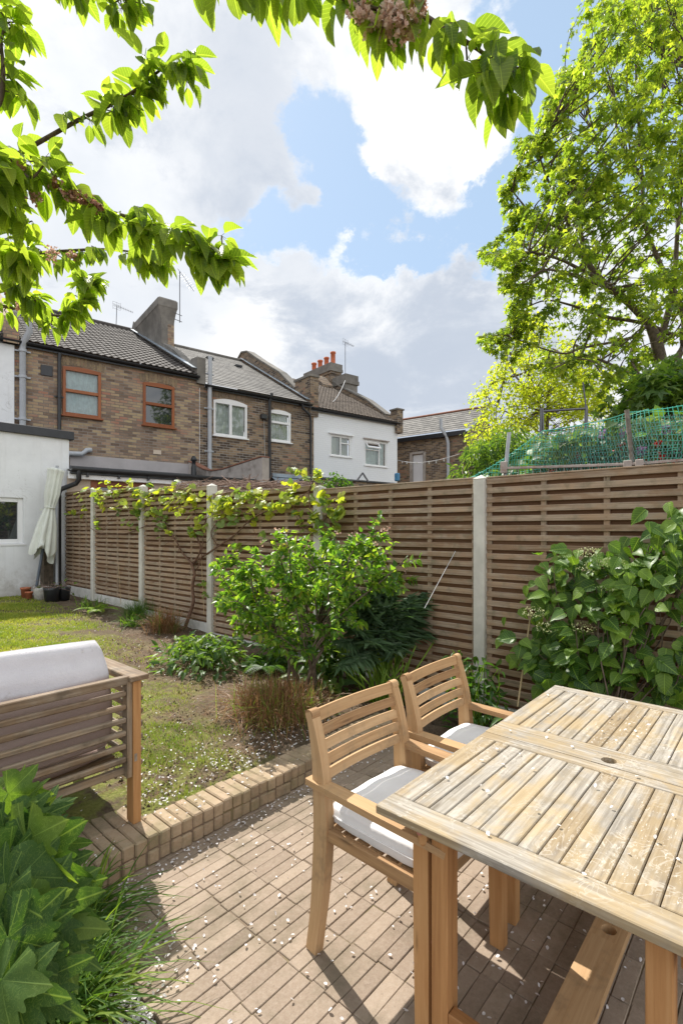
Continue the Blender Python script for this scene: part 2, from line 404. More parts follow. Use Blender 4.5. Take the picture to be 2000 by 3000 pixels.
def m_brickwall(name, stops, mortar=(.34,.31,.27), paint=None, soot=.5):
    m,t=M(name); uv=t.uv()
    uvd=t.n('ShaderNodeVectorMath',operation='ADD'); t.set(uvd,0,uv)
    dn=t.n('ShaderNodeVectorMath',operation='SCALE'); t.set(dn,0,t.noise(t.mapping(uv,(4,4,1)),1,2,out=1)); dn.inputs['Scale'].default_value=.012; t.set(uvd,1,dn.outputs[0])
    b=t.n('ShaderNodeTexBrick', i_Color1=(0,0,0), i_Color2=(1,1,1), i_Mortar=(0,0,0), i_Scale=1.0, i_Mortar_Size=.007, i_Mortar_Smooth=.25, i_Bias=0.0, i_Brick_Width=.225, i_Row_Height=.075)
    t.set(b,'Vector',uvd.outputs[0])
    n=t.noise(t.mapping(uv,(1,1,1)),.9,5,.6); n2=t.noise(uv,22,3)
    f=t.math('ADD',t.math('MULTIPLY',b.outputs[0],.75),t.math('MULTIPLY',n2,.28)); f=t.math('ADD',f,t.math('MULTIPLY',t.math('SUBTRACT',n,.5),.9))
    c=t.ramp(f,stops)
    mask=b.outputs[1]
    if paint:
        c=t.mix(.5,paint,t.mix(t.mr(n,.35,.7),paint,tuple(x*.93 for x in paint)))
        c=t.mix(t.math('MULTIPLY',mask,.25),c,tuple(x*.75 for x in paint))
    else:
        c=t.mix(mask,c,t.mix(t.mr(n,.4,.65),mortar,tuple(x*.5 for x in mortar)))
        c=t.mix(t.mr(t.noise(uv,.5,5,.7),.52,.78,0,soot),c,(.045,.04,.035))
    h=t.math('ADD',t.math('SUBTRACT',1.,mask),t.math('MULTIPLY',n2,.3))
    t.out(t.pr(c,.92,t.bump(h,.6 if not paint else .35,.012),spec=.2)); return m
STOCK=[(0,(.10,.07,.055)),(.2,(.19,.135,.10)),(.4,(.27,.19,.14)),(.55,(.34,.25,.175)),(.7,(.42,.32,.19)),(.84,(.36,.24,.17)),(.93,(.36,.19,.13)),(1,(.38,.18,.13))]
DARKB=[(0,(.06,.046,.04)),(.3,(.13,.095,.07)),(.55,(.23,.165,.11)),(.8,(.32,.235,.15)),(1,(.30,.15,.10))]
BRICK_A=m_brickwall('stock_brick',STOCK,(.30,.27,.235),soot=.25); BRICK_B=m_brickwall('dark_stock_brick',DARKB,(.36,.335,.30),soot=.4)
BRICK_W=m_brickwall('white_painted_brick',STOCK,paint=(.80,.82,.85))

def m_paver(name, stops, green=.0):
    m,t=M(name); o=t.obj(); r=t.rnd()
    n=t.noise(o,14,6,.7); n3=t.noise(o,1.1,3,.6)
    f=t.math('ADD',t.math('MULTIPLY',r,.6),t.math('MULTIPLY',n,.4)); f=t.math('ADD',f,t.math('MULTIPLY',t.math('SUBTRACT',n3,.5),.5))
    c=t.ramp(f,stops)
    c=t.mix(t.mr(t.noise(o,60,4,.7),.35,.8,0,.3),c,(.50,.43,.35),'MIX')
    c=t.mix(t.mr(t.noise(o,2.6,6,.75),.45,.70,0,.7),c,(.17,.14,.095)); c=t.mix(t.mr(t.noise(o,24,5,.75),.55,.75,0,.55),c,(.15,.115,.085)); c=t.mix(t.mr(t.noise(o,130,3,.7),.62,.75,0,.5),c,(.10,.08,.06))
    if green: c=t.mix(t.mr(t.noise(o,5,4,.6),.42,.7,0,green),c,(.17,.16,.075))
    t.out(t.pr(c,.9,t.bump(t.math('ADD',t.noise(o,90,5,.7),t.math('MULTIPLY',n,.8)),.45,.004),spec=.25)); return m
PAVER=m_paver('clay_paver',[(0,(.18,.135,.103)),(.35,(.27,.205,.155)),(.65,(.335,.26,.198)),(1,(.40,.315,.24))])
STEP_BRICK=m_paver('step_brick',[(0,(.24,.17,.11)),(.4,(.36,.26,.17)),(.7,(.43,.32,.215)),(1,(.48,.36,.25))],green=.45)

def m_roof(name, c1, c2, uvb=None, rr=.62):
    m,t=M(name); uv=t.uv(); r=t.rnd()
    n=t.noise(t.obj(),3,5,.7); c=t.mix(t.mr(n,.3,.7),c1,c2)
    if uvb:
        b=t.n('ShaderNodeTexBrick', i_Color1=(0,0,0), i_Color2=(1,1,1), i_Mortar=(0,0,0), i_Scale=1.0, i_Mortar_Size=.006, i_Mortar_Smooth=.1, i_Brick_Width=uvb[0], i_Row_Height=uvb[1]); t.set(b,'Vector',uv)
        c=t.mix(t.math('MULTIPLY',b.outputs[0],.6),c,tuple(x*1.7 for x in c2)); c=t.mix(b.outputs[1],c,(.02,.02,.02))
        t.out(t.pr(c,.75,t.bump(t.math('SUBTRACT',1.,b.outputs[1]),.5,.01),spec=.25)); return m
    c=t.mix(t.math('MULTIPLY',r,.5),c,tuple(x*1.5 for x in c2))
    t.out(t.pr(c,.85,t.bump(t.noise(t.obj(),40,3),.2,.005),spec=.2)); return m
TILE_BROWN=m_roof('concrete_tiles',(.045,.04,.037),(.09,.08,.073)); TILE_OLD=m_roof('old_tiles',(.06,.047,.038),(.125,.10,.08))
SLATE=m_roof('slates',(.09,.085,.08),(.15,.142,.13),(.3,.2))

def m_leaf(name, stops, trans=.5, tcol=None, rough=.45, vein=0, spec=.35, polar=False):
    m,t=M(name); r=t.rnd(); uv=t.uv(); n=t.noise(t.obj(),2.0,2); n2=t.noise(t.obj(),25,3)
    f=t.math('ADD',t.math('MULTIPLY',r,.8),t.math('MULTIPLY',t.math('SUBTRACT',n,.5),.7)); f=t.math('ADD',f,t.math('MULTIPLY',t.math('SUBTRACT',n2,.5),.25)); f=t.math('ADD',f,.08)
    c=t.ramp(f,stops); nrm=None
    if vein:
        sp=t.n('ShaderNodeSeparateXYZ'); t.set(sp,0,uv)
        ax=t.math('ABSOLUTE',sp.outputs[0])
        if polar:
            th=t.math('ARCTAN2',sp.outputs[0],sp.outputs[1]); w=t.math('ABSOLUTE',t.math('SINE',t.math('MULTIPLY',th,vein)))
            fine=t.math('ABSOLUTE',t.math('SUBTRACT',t.noise(uv,9,3,.6,1.5),.5)); main=t.mr(w,.0,.10,1,0); w=t.math('MAXIMUM',main,t.mr(fine,.0,.03,.5,0))
        else:
            w=t.math('FRACT',t.math('SUBTRACT',t.math('MULTIPLY',sp.outputs[1],vein),t.math('MULTIPLY',ax,vein*.28))); w=t.math('ABSOLUTE',t.math('SUBTRACT',w,.5))
            w=t.math('MAXIMUM',t.mr(w,.06,.0),t.mr(ax,.07,.02))
        c=t.mix(t.math('MULTIPLY',w,.55),c,tuple(min(1,x*1.7+.02) for x in stops[-1][1])); nrm=t.bump(t.math('SUBTRACT',1.,w),.35,.003)
    bs=t.pr(c,rough,nrm,spec=spec)
    tl=t.n('ShaderNodeBsdfTranslucent'); t.set(tl,0,t.mix(1.0,c,tcol or (1.5,1.9,.5),'MULTIPLY') )
    mx=t.n('ShaderNodeMixShader'); mx.inputs[0].default_value=trans; t.set(mx,1,bs); t.set(mx,2,tl.outputs[0]); t.out(mx.outputs[0]); return m
TC=(3.2,3.1,.95)
CHERRY_LEAF=m_leaf('cherry_leaf',[(0,(.07,.115,.025)),(.5,(.13,.19,.04)),(1,(.22,.28,.06))],.62,TC,.35,vein=9)
SYC_LEAF=m_leaf('sycamore_leaf',[(0,(.05,.09,.022)),(.5,(.13,.19,.035)),(1,(.26,.30,.055))],.58,TC,.35)
YEL_LEAF=m_leaf('golden_leaf',[(0,(.16,.22,.03)),(.5,(.26,.31,.04)),(1,(.36,.38,.05))],.5,TC)
DARK_LEAF=m_leaf('dark_leaf',[(0,(.025,.065,.015)),(.5,(.05,.115,.02)),(1,(.10,.18,.03))],.4,TC,.4)
SHRUB_LEAF=m_leaf('serviceberry_leaf',[(0,(.04,.10,.02)),(.45,(.09,.18,.03)),(.9,(.22,.30,.055)),(1,(.40,.30,.10))],.5,TC,.35)
VINE_LEAF=m_leaf('vine_leaf',[(0,(.10,.17,.05)),(.4,(.20,.28,.07)),(.8,(.42,.45,.06)),(1,(.55,.52,.08))],.45,(2.0,2.0,.6))
HYD_LEAF=m_leaf('climbing_hydrangea_leaf',[(0,(.025,.07,.012)),(.5,(.075,.15,.022)),(1,(.19,.29,.045))],.35,TC,.4,vein=7)
OAK_LEAF=m_leaf('oakleaf',[(0,(.03,.07,.018)),(.6,(.055,.11,.025)),(1,(.13,.19,.04))],.38,TC,.5,vein=3.45,polar=True,spec=.22)
CARDOON_LEAF=m_leaf('cardoon_leaf',[(0,(.045,.09,.04)),(.45,(.09,.15,.075)),(.8,(.17,.24,.15)),(1,(.27,.34,.24))],.28,(2.0,2.4,1.0),.45)
CARDOON_STALK=m_leaf('cardoon_stalk',[(0,(.13,.22,.03)),(1,(.25,.34,.06))],.4,TC)
GRASS_GREEN=m_leaf('grass_blade',[(0,(.09,.17,.025)),(.5,(.17,.26,.04)),(1,(.30,.34,.08))],.4,(2.0,2.2,.8))
LAWN_BLADE=m_leaf('lawn_blade',[(0,(.10,.17,.025)),(.45,(.22,.28,.04)),(.75,(.36,.36,.08)),(1,(.46,.38,.17))],.4,(2.0,2.1,.7))
LILY_GREEN=m_leaf('lilyturf_blade',[(0,(.035,.085,.018)),(.6,(.08,.15,.03)),(1,(.20,.27,.05))],.35,TC,.55,spec=.2)
BROWN_GRASS=m_leaf('brown_sedge',[(0,(.17,.08,.04)),(.6,(.33,.18,.09)),(1,(.45,.30,.15))],.25,(1.3,1.2,.9))
BLOSSOM=m_leaf('faded_blossom',[(0,(.35,.16,.10)),(.5,(.62,.42,.34)),(1,(.78,.68,.60))],.4,(1.2,1.1,1.0))
PETAL=m_leaf('petal',[(0,(.78,.74,.74)),(1,(.88,.86,.87))],.3,(1,1,1))
CREAM_FLOWER=m_leaf('cream_flower',[(0,(.42,.46,.20)),(1,(.70,.70,.42))],.3,(1.1,1.1,.9))
RED_FLOWER=m_leaf('red_flower',[(0,(.55,.02,.01)),(1,(.75,.05,.02))],.3,(1.2,1,1))
PURPLE_FLOWER=m_leaf('purple_flower',[(0,(.35,.22,.40)),(1,(.55,.40,.60))],.3,(1.2,1,1.2))
BROAD_LEAF=m_leaf('broad_garden_leaf',[(0,(.035,.08,.025)),(.5,(.075,.14,.035)),(1,(.17,.24,.055))],.4,TC)

def m_soil(name):
    m,t=M(name); o=t.obj(); n=t.noise(o,6,7,.7); n2=t.noise(o,45,5,.7)
    c=t.ramp(t.math('ADD',t.math('MULTIPLY',n,.5),t.math('MULTIPLY',n2,.5)),[(.2,(.05,.035,.025)),(.5,(.12,.085,.06)),(.75,(.22,.165,.12))])
    t.out(t.pr(c,.97,t.bump(t.math('ADD',n2,n),.9,.02),spec=.1)); return m
SOIL=m_soil('soil')
def m_lawn(name):
    m,t=M(name); o=t.obj(); n=t.noise(o,3.2,6,.7); n2=t.noise(o,40,5,.75)
    dry=t.ramp(t.math('ADD',t.math('MULTIPLY',n,.4),t.math('MULTIPLY',n2,.6)),[(.25,(.06,.043,.03)),(.5,(.135,.10,.07)),(.75,(.24,.19,.135))])
    gr=t.ramp(n2,[(.3,(.13,.15,.035)),(.7,(.27,.27,.085))])
    at=t.rnd(); c=t.mix(t.math('MULTIPLY',at,t.mr(t.noise(o,7,4,.7),.35,.6)),dry,gr)
    t.out(t.pr(c,.95,t.bump(t.math('ADD',n2,n),.8,.02),spec=.1)); return m
LAWN=m_lawn('lawn_ground')

# ---- look parameters
WOFF=9.4
SUN_E=4.8; EXPO=.5; SKY_S=.11; BACK_SKY=1.5
CLOUD_W=(.80,.80,.80); CLOUD_G=(.63,.66,.70); CLOUD_D=(.40,.45,.53); BLUE_HAZE=(.42,.56,.72)
SKY_BLOBS=[(1000,330,.14,-.75),(960,430,.10,-.4),(860,560,.15,-.6),(1000,600,.15,-.6),(1150,600,.13,-.55),(1320,650,.17,-1.1),(1230,620,.10,-.5),(1450,640,.10,-.6),(760,740,.13,-.75),(680,660,.09,-.5),(1100,740,.10,-.3),(1700,80,.28,-.8),(1480,20,.16,-.6),(1950,300,.24,-.7),(1600,230,.10,-.25),(1480,470,.06,-.3),
 (1270,400,.15,.85),(1380,520,.10,.5),(250,600,.42,.45),(450,300,.35,.45),(990,450,.07,.55),(850,470,.08,.35),(930,650,.04,.3),(1040,500,.05,.3),(1120,830,.22,.5),(1450,850,.30,.5),(1100,950,.3,.3),(760,1000,.3,.35),(1000,60,.2,.6),(600,250,.2,.3),(1250,180,.14,.5)]
CLOUD_DARK=[(830,330,.18,.45),(620,150,.25,.4),(700,690,.14,.3),(1250,1150,.34,.9),(1050,1180,.25,.5),(920,880,.12,.4),(300,1000,.3,.25)]
# ================================================================== camera, light, sky
cam=bpy.data.cameras.new('camera'); co=bpy.data.objects.new('camera',cam); col.objects.link(co); sc.camera=co
co.location=(0,0,H); co.rotation_euler=(R(90),0,0)
cam.sensor_fit='VERTICAL'; cam.sensor_height=36; cam.lens=36*F/3000; cam.shift_y=(HY-1500)/3000; cam.clip_end=2000; cam.clip_start=.05
SUN_EL=R(51); SD=Vector((-.514,.858,0)).normalized(); sdir=Vector((SD.x*math.cos(SUN_EL),SD.y*math.cos(SUN_EL),math.sin(SUN_EL)))
sl=bpy.data.lights.new('sun','SUN'); sl.energy=SUN_E; sl.angle=R(.55); sl.color=(1,.955,.88)
so=bpy.data.objects.new('sun',sl); col.objects.link(so); so.rotation_euler=sdir.to_track_quat('Z','Y').to_euler(); so.location=(-4,6,12)
sc.view_settings.view_transform='Standard'; sc.view_settings.look='None'; sc.view_settings.gamma=1; sc.view_settings.exposure=EXPO
w=bpy.data.worlds.new('World'); sc.world=w; w.use_nodes=True; t=NT(w)
sky=t.n('ShaderNodeTexSky'); sky.sky_type='NISHITA'; sky.sun_disc=False; sky.sun_elevation=SUN_EL; sky.sun_rotation=math.atan2(SD.x,SD.y); sky.air_density=1.0; sky.dust_density=.6; sky.ozone_density=1.2
g=t.n('ShaderNodeTexCoord').outputs['Generated']; sp=t.n('ShaderNodeSeparateXYZ'); t.set(sp,0,g)
zz=t.math('ADD',t.math('MAXIMUM',sp.outputs[2],0.0),.22); cb=t.n('ShaderNodeCombineXYZ')
t.set(cb,0,t.math('DIVIDE',sp.outputs[0],zz)); t.set(cb,1,t.math('DIVIDE',sp.outputs[1],zz)); cb.inputs[2].default_value=52.7
v=cb.outputs[0]
n1=t.noise(v,2.6,12,.64,.3); n2=t.noise(t.mapping(v,(1,1,1),(4.2,1.3,0)),1.1,7,.55,.3)
cov=t.math('ADD',t.math('MULTIPLY',t.math('SUBTRACT',n1,.5),4.2),.74); cov=t.math('ADD',cov,t.math('MULTIPLY',t.math('SUBTRACT',t.noise(v,8.5,8,.62,.2),.5),1.7))
gw=t.n('ShaderNodeVectorMath',operation='ADD'); t.set(gw,0,g); gs=t.n('ShaderNodeVectorMath',operation='SCALE'); gc=t.n('ShaderNodeVectorMath',operation='SUBTRACT'); t.set(gc,0,t.noise(t.mapping(g,(1,1,1),(WOFF,0,0)),5.0,7,.64,.2,out=1)); gc.inputs[1].default_value=(.5,.5,.5); t.set(gs,0,gc.outputs[0]); gs.inputs['Scale'].default_value=.34; t.set(gw,1,gs.outputs[0])
gn=t.n('ShaderNodeVectorMath',operation='NORMALIZE'); t.set(gn,0,gw.outputs[0]); gd=gn.outputs[0]
def blob(x,y,rad,amt):
    global cov
    d=Vector(((x-CX)/F,1,(HY-y)/F)).normalized(); vm=t.n('ShaderNodeVectorMath',operation='DOT_PRODUCT'); t.set(vm,0,gd); vm.inputs[1].default_value=d
    f=t.mr(vm.outputs['Value'],math.cos(rad),1.0); cov=t.math('ADD',cov,t.math('MULTIPLY',f,amt))
for b in SKY_BLOBS: blob(*b)
cov=t.math('ADD',cov,t.mr(sp.outputs[2],.36,.12,0,.55))
mask=t.mr(cov,.08,.80)
thick=t.mr(cov,.5,.85)
shade=t.mr(t.math('ADD',n2,t.math('MULTIPLY',t.math('SUBTRACT',n1,.5),-.35)),.36,.66)
cc=t.mix(t.math('MULTIPLY',shade,t.mr(cov,.52,.68)),CLOUD_W,CLOUD_G)
dk=None
for (x,y,rad,amt) in CLOUD_DARK:
    d=Vector(((x-CX)/F,1,(HY-y)/F)).normalized(); vm=t.n('ShaderNodeVectorMath',operation='DOT_PRODUCT'); t.set(vm,0,gd); vm.inputs[1].default_value=d
    nn=t.math('ADD',t.mr(vm.outputs['Value'],math.cos(rad),1.0),t.math('MULTIPLY',t.math('SUBTRACT',n1,.5),3.0)); cc=t.mix(t.math('MULTIPLY',t.mr(nn,.05,1.1),amt),cc,CLOUD_D)
# clouds behind the viewer are front-lit by the sun and so brighter
sunface=t.n('ShaderNodeVectorMath',operation='DOT_PRODUCT'); t.set(sunface,0,g); sunface.inputs[1].default_value=(SD.x,SD.y,0)
fl=t.mr(sunface.outputs['Value'],-.1,-.75,1.0,BACK_SKY); sc_=t.n('ShaderNodeVectorMath',operation='SCALE'); t.set(sc_,0,cc); t.set(sc_,'Scale',fl)
skc=t.n('ShaderNodeVectorMath',operation='SCALE'); t.set(skc,0,sky.outputs[0]); skc.inputs['Scale'].default_value=SKY_S
blue=t.mix(.66,skc.outputs[0],BLUE_HAZE)
fin=t.mix(mask,blue,sc_.outputs[0])
low=t.mr(sp.outputs[2],-.02,.0); fin=t.mix(low,(.25,.24,.22),fin)
bg=t.n('ShaderNodeBackground'); t.set(bg,0,fin); bg.inputs[1].default_value=1.0
wo=t.n('ShaderNodeOutputWorld'); t.t.links.new(bg.outputs[0],wo.inputs[0])
w.cycles.sampling_method='MANUAL'; w.cycles.sample_map_resolution=512

# ================================================================== ground, paving
def lawn_z(v): return .14+max(0,(v-2.5))*.0235
mb=MB(); mb.quad([(-300,-300,-.06),(300,-300,-.06),(300,300,-.06),(-300,300,-.06)],[(0,0)]*4); mb.solo('ground',SOIL,kind='structure')
# patio pavers
U0,U1=.85,3.22; VS=2.29
mb=MB(); pitch=.0625; L=.218
v=-2.6; row=0
while v<VS-.01:
    u=U0-random.uniform(0,.012); 
    while u<U1:
        l=L-.003; zz=random.gauss(0,.0011); c=(u+l/2+random.gauss(0,.002), v+pitch/2, -.025+zz)
        a=random.gauss(0,.008); tl=random.gauss(0,.004)
        ax=np.array(((math.cos(a),math.sin(a),tl),(-math.sin(a),math.cos(a),random.gauss(0,.014)),(-tl,0,1)))
        rr=min(1,max(0,random.gauss(.52,.2)))
        mb.cbox(c,(l/2-random.uniform(-.001,.002),pitch/2-random.uniform(.0004,.0024),.025),ax,.0024,rr,0)
        u+=L
    v+=pitch; row+=1
# underlay of dark joints
mb.quad([(U0,-2.6,-.0048),(U1,-2.6,-.0048),(U1,VS,-.0048),(U0,VS,-.0048)],[(0,0)]*4,mat=1)
def m_joint():
    m,t=M('joint_dirt'); o=t.obj(); c=t.mix(t.mr(t.noise(o,4,4,.7),.45,.7),(.20,.15,.11),(.20,.17,.085)); t.out(t.pr(c,1,spec=.1)); return m
JOINT=m_joint()
mb.solo('patio',[PAVER,JOINT],ang=GA,kind='structure')
# raised brick step: front face of two courses, one header row on top, terrace under the sofa
mb=MB(); W=.0622; u=-1.8
def header(u,v0,z0,ln,dep,bev=.006,cr=None):
    a=random.gauss(0,.010)
    ax=np.array(((math.cos(a),math.sin(a),random.gauss(0,.006)),(-math.sin(a),math.cos(a),random.gauss(0,.006)),(0,0,1)))
    mb.cbox((u+W/2,v0+ln/2+random.gauss(0,.0025),z0+dep/2+random.gauss(0,.0018)),(W/2-random.uniform(.0015,.0035),ln/2-.002,dep/2-.0012),ax,bev,min(1,max(0,random.gauss(.5,.2))),1)
k=0
while u<3.2:
    header(u,VS,.072,.2,.070,.007); header(u+random.gauss(0,.003),VS+random.gauss(0,.003),.0,.2,.070,.008)
    if u<1.22:
        nr = 5 
        for j in range(1,nr): header(u,VS+.205*j,.072,.203,.068)
    u+=W
mb.quad([(-1.8,VS+.01,.125),(3.2,VS+.01,.125),(3.2,VS+.19,.125),(-1.8,VS+.19,.125)],[(0,0)]*4,mat=1)
mb.quad([(-1.8,VS+.19,.125),(1.27,VS+.19,.125),(1.27,VS+1.02,.125),(-1.8,VS+1.02,.125)],[(0,0)]*4,mat=1)
mb.quad([(-1.8,VS+.012,-.02),(3.2,VS+.012,-.02),(3.2,VS+.012,.125),(-1.8,VS+.012,.125)],[(0,0)]*4,mat=1)
mb.solo('brick_step',[STEP_BRICK,JOINT],ang=GA,kind='structure')
# lawn + bed sheet
def smooth(a,b,x): t=min(1,max(0,(x-a)/(b-a))); return t*t*(3-2*t)
def edge_u(v): return np.interp(v,[2.4,3.2,4.2,5.2,6.5,8,9.5,11],[1.9,2.2,2.3,2.5,2.8,2.9,3.05,2.95])
def green(u,v): return 1-smooth(-.35,.35,u-edge_u(v)+.15*math.sin(v*3+u*2)+.12*math.sin(v*7.3))
mb=MB(); nu,nv=90,80; us=np.linspace(-9,4.3,nu+1); vs=np.linspace(VS+.195,11.6,nv+1)
V=[];
for vv in vs:
    for uu in us:
        V.append((uu,vv,lawn_z(vv)-.012+.012*math.sin(uu*3.1+vv*1.7)+random.gauss(0,.006)-(.02 if vv<2.6 else 0)))
a=np.arange(nv)[:,None]*(nu+1)+np.arange(nu)[None,:]; a=a.ravel(); FF=np.stack([a,a+1,a+nu+2,a+nu+1],1)
G=np.array([green((us[i]+us[i+1])/2,(vs[j]+vs[j+1])/2) for j in range(nv) for i in range(nu)])
V=np.array(V); mb.add_np(V,FF,V[FF][:,:,:2],G,0,True); mb.solo('lawn',LAWN,ang=GA,kind='structure')
# soil beds: beside the patio (left) and between patio and fence (right)
def soil_sheet(name,u0,u1,v0,v1,z,n=40,amp=.012):
    mb=MB(); us=np.linspace(u0,u1,n+1); vs=np.linspace(v0,v1,n+1); V=np.array([(a_,b_,z+random.gauss(0,amp)) for b_ in vs for a_ in us])
    a=(np.arange(n)[:,None]*(n+1)+np.arange(n)[None,:]).ravel(); FF=np.stack([a,a+1,a+n+2,a+n+1],1)
    mb.add_np(V,FF,V[FF][:,:,:2],np.full(len(FF),.0),0,True); mb.solo(name,SOIL,ang=GA,kind='structure')
soil_sheet('soil_bed',-2.5,.845,-1.0,VS,-.018,70,.009)
soil_sheet('fence_bed',3.24,4.3,-3.5,VS+.2,.06,50,.02)
mb=MB(); v=-2.6
while v<VS: mb.cbox((3.23,v+.1,.03),(.03,.1,.045),None,.006,random.random()); v+=.206
mb.solo('bed_edging_bricks',STEP_BRICK,ang=GA,kind='structure')

# grass blades (numpy)
def blades(u,v,z,L,W,lean,name,mat,rnd,label,cat='grass',kind='stuff',ang=GA,seg=2):
    n=len(u); th=np.random.rand(n)*6.283; ph=np.random.rand(n)*6.283
    bx=np.stack([np.cos(th),np.sin(th),0*th],1)*(W/2)[:,None]; ld=np.stack([np.cos(ph),np.sin(ph),0*ph],1)*(lean*L)[:,None]
    P=np.stack([u,v,z],1); up=np.array((0,0,1.))[None]*L[:,None]
    m=P+ld*.3+up*.6; tip=P+ld+up*.95
    VV=np.stack([P-bx,P+bx,m+bx*.7,m-bx*.7,tip],1).reshape(-1,3)
    b=np.arange(n)*5; q=np.stack([b,b+1,b+2,b+3],1); tr=np.stack([b+3,b+2,b+4],1)
    mb=MB(); mb.add_np(VV,q,np.zeros((n*4,2)),rnd,0,False)
    mb.lv.append(tr.ravel()); mb.lt.append(np.full(n,3)); mb.uv.append(np.zeros((n*3,2))); mb.r.append(rnd); mb.m.append(np.zeros(n,int)); mb.sm.append(np.zeros(n,bool))
    return mb
N=900000
u=np.random.uniform(-5.5,3.3,N); v=2.5+ (np.random.rand(N)**1.25)*8.6
cx=math.cos(GA); sx=math.sin(GA)
X=u*cx-v*sx; Y=u*sx+v*cx; vis=(np.abs(X)/np.maximum(Y,.1)<.80)&(Y>1)
u=u[vis]; v=v[vis]
e=np.array([edge_u(q) for q in np.linspace(2.4,11.2,200)]); eu=np.interp(v,np.linspace(2.4,11.2,200),e)
pat=.5+.25*np.sin(u*4.1+1.3*np.sin(v*2.7))+.25*np.sin(v*5.3+u*2.2)+.2*np.sin(u*11+v*9)
den=np.clip(1-(u-eu+.35)/.75,0,1); den=den**1.3*(np.clip(pat*1.2,.05,1) if True else 1); near=np.interp(v,[2.5,4.5,6.5],[.60,.6,1.0]); clump=.5+.5*np.sin(u*17+3*np.sin(v*5))*np.sin(v*19+2*np.sin(u*7)); nearpat=np.where(v<5.5,np.clip((pat-.36)*3,.03,1)*np.clip(.25+clump*1.1,0,1),np.clip(.35+clump,0,1)); den=den*near*nearpat
den=np.where((u<1.32)&(v<3.35),0,den)
keep=np.random.rand(len(u))<den; u=u[keep];v=v[keep]; pat=pat[keep]
Lb=np.random.uniform(.016,.045,len(u))*np.interp(v,[2.5,6,11],[1.05,.95,1.25]); rn=np.clip(np.random.normal(.50,.20,len(u))-.35*(pat-.5)+np.interp(v,[2.5,5,7],[-.10,.05,.06])+.18*np.sin(u*2.3+v*1.1)*np.sin(v*1.9-u),0,1)
mb=blades(u,v,.14+np.maximum(0,v-2.5)*.0235-.01,Lb,np.interp(v,[2.5,5,11],[.0028,.0045,.009])*np.random.uniform(.7,1.3,len(u)),np.random.uniform(.3,1.3,len(u)),'g',None,rn,None)
mb.solo('grass',LAWN_BLADE,ang=GA,label='short yellow-green lawn grass thinning to bare soil by the border',cat='grass',kind='stuff')
# dead straw over the bare soil
N=9000; u=np.random.uniform(1.2,3.7,N); v=np.random.uniform(2.55,6.5,N)
mb=blades(u,v,.145+np.maximum(0,v-2.5)*.0235-.012,np.random.uniform(.01,.045,N),np.full(N,.003),np.random.uniform(2,5,N),'s',None,np.random.rand(N),None)
mb.solo('dead_straw',BROWN_GRASS,ang=GA,label='dry straw and plant litter scattered over the bare soil',cat='plant litter',kind='stuff')

# crumbs of soil and grit
N=7000; u=np.random.uniform(1.25,3.9,N); v=2.55+np.random.rand(N)**1.4*7.5; s=np.random.uniform(.003,.013,N)*(1+.0*u); z=.143+np.maximum(0,v-2.5)*.0235-.008
tet=np.array(((1,0,-.3),(-.5,.87,-.3),(-.5,-.87,-.3),(0.1,0,.8))); V=[]; ang_=np.random.rand(N)*6.28; ca_,sa_=np.cos(ang_),np.sin(ang_); jit=np.random.uniform(.6,1.4,(N,4,3)); Q=tet[None]*jit
Vx=np.stack([u[:,None]+s[:,None]*(Q[:,:,0]*ca_[:,None]-Q[:,:,1]*sa_[:,None]),v[:,None]+s[:,None]*(Q[:,:,0]*sa_[:,None]+Q[:,:,1]*ca_[:,None]),z[:,None]+s[:,None]*Q[:,:,2]],2)
FF=(np.array(((0,1,3),(1,2,3),(2,0,3)))[None]+(np.arange(N)*4)[:,None,None]).reshape(-1,3); mb=MB(); mb.add_np(Vx.reshape(-1,3),FF,np.zeros((len(FF)*3,2)),np.repeat(np.random.rand(N),3),0,False)
def m_crumb():
    m,t=M('soil_crumb'); t.out(t.pr(t.ramp(t.rnd(),[(0,(.05,.035,.025)),(.6,(.13,.095,.065)),(.9,(.24,.19,.14)),(1,(.4,.36,.3))]),.95,spec=.1)); return m
mb.solo('soil_crumbs',m_crumb(),ang=GA,label='loose crumbs of soil and small grit on the bare border',cat='soil',kind='stuff')
# petals
def petal_cloud(pts, zf, label, name='fallen_petals', big=1.0):
    fo=Fol()
    for (a,b) in pts:
        s=random.uniform(.010,.0165)*big; d=np.array((random.gauss(0,1),random.gauss(0,1),random.gauss(0,.25))); n=np.array((random.gauss(0,.3),random.gauss(0,.3),1))
        fo.add((a,b,zf(a,b)+.004),d,n,s,s*random.uniform(.6,.85))
    mb=MB(); fo.bake(mb,strip_template(4,lambda t:[.3,.8,1,.8,.2][int(round(t*4))],.5,-.25),0,True)
    mb.solo(name,PETAL,ang=GA,label=label,cat='petals',kind='stuff')
pts=[]
for i in range(760): pts.append((random.uniform(.86,3.2),random.uniform(-1.5,2.2)))
for i in range(330): pts.append((random.uniform(.5,3.2),2.27-abs(random.gauss(0,.045))))
for i in range(120): pts.append((random.uniform(.86,1.1),random.uniform(1.6,2.25)))
petal_cloud(pts,lambda a,b:.003,'white cherry petals scattered over the brick patio')
pts=[]
for i in range(700):
    v_=2.5+random.random()**1.6*5.5; u_=random.uniform(1.3,3.6) if v_<3.3 else random.uniform(-.5,3.5); pts.append((u_,v_))
for i in range(300): pts.append((random.uniform(1.3,2.6),2.5+abs(random.gauss(0,.28))))
petal_cloud(pts,lambda a,b:lawn_z(b)+.004,'white petals fallen over the lawn and bare soil',big=1.0)
pts=[]
for i in range(120): pts.append((random.uniform(-.3,3.1),random.uniform(VS+.01,VS+.19)))
for i in range(40): pts.append((random.uniform(.2,1.25),random.uniform(VS+.2,VS+1)))
petal_cloud(pts,lambda a,b:.146,'few white petals lying on the raised brick edge')
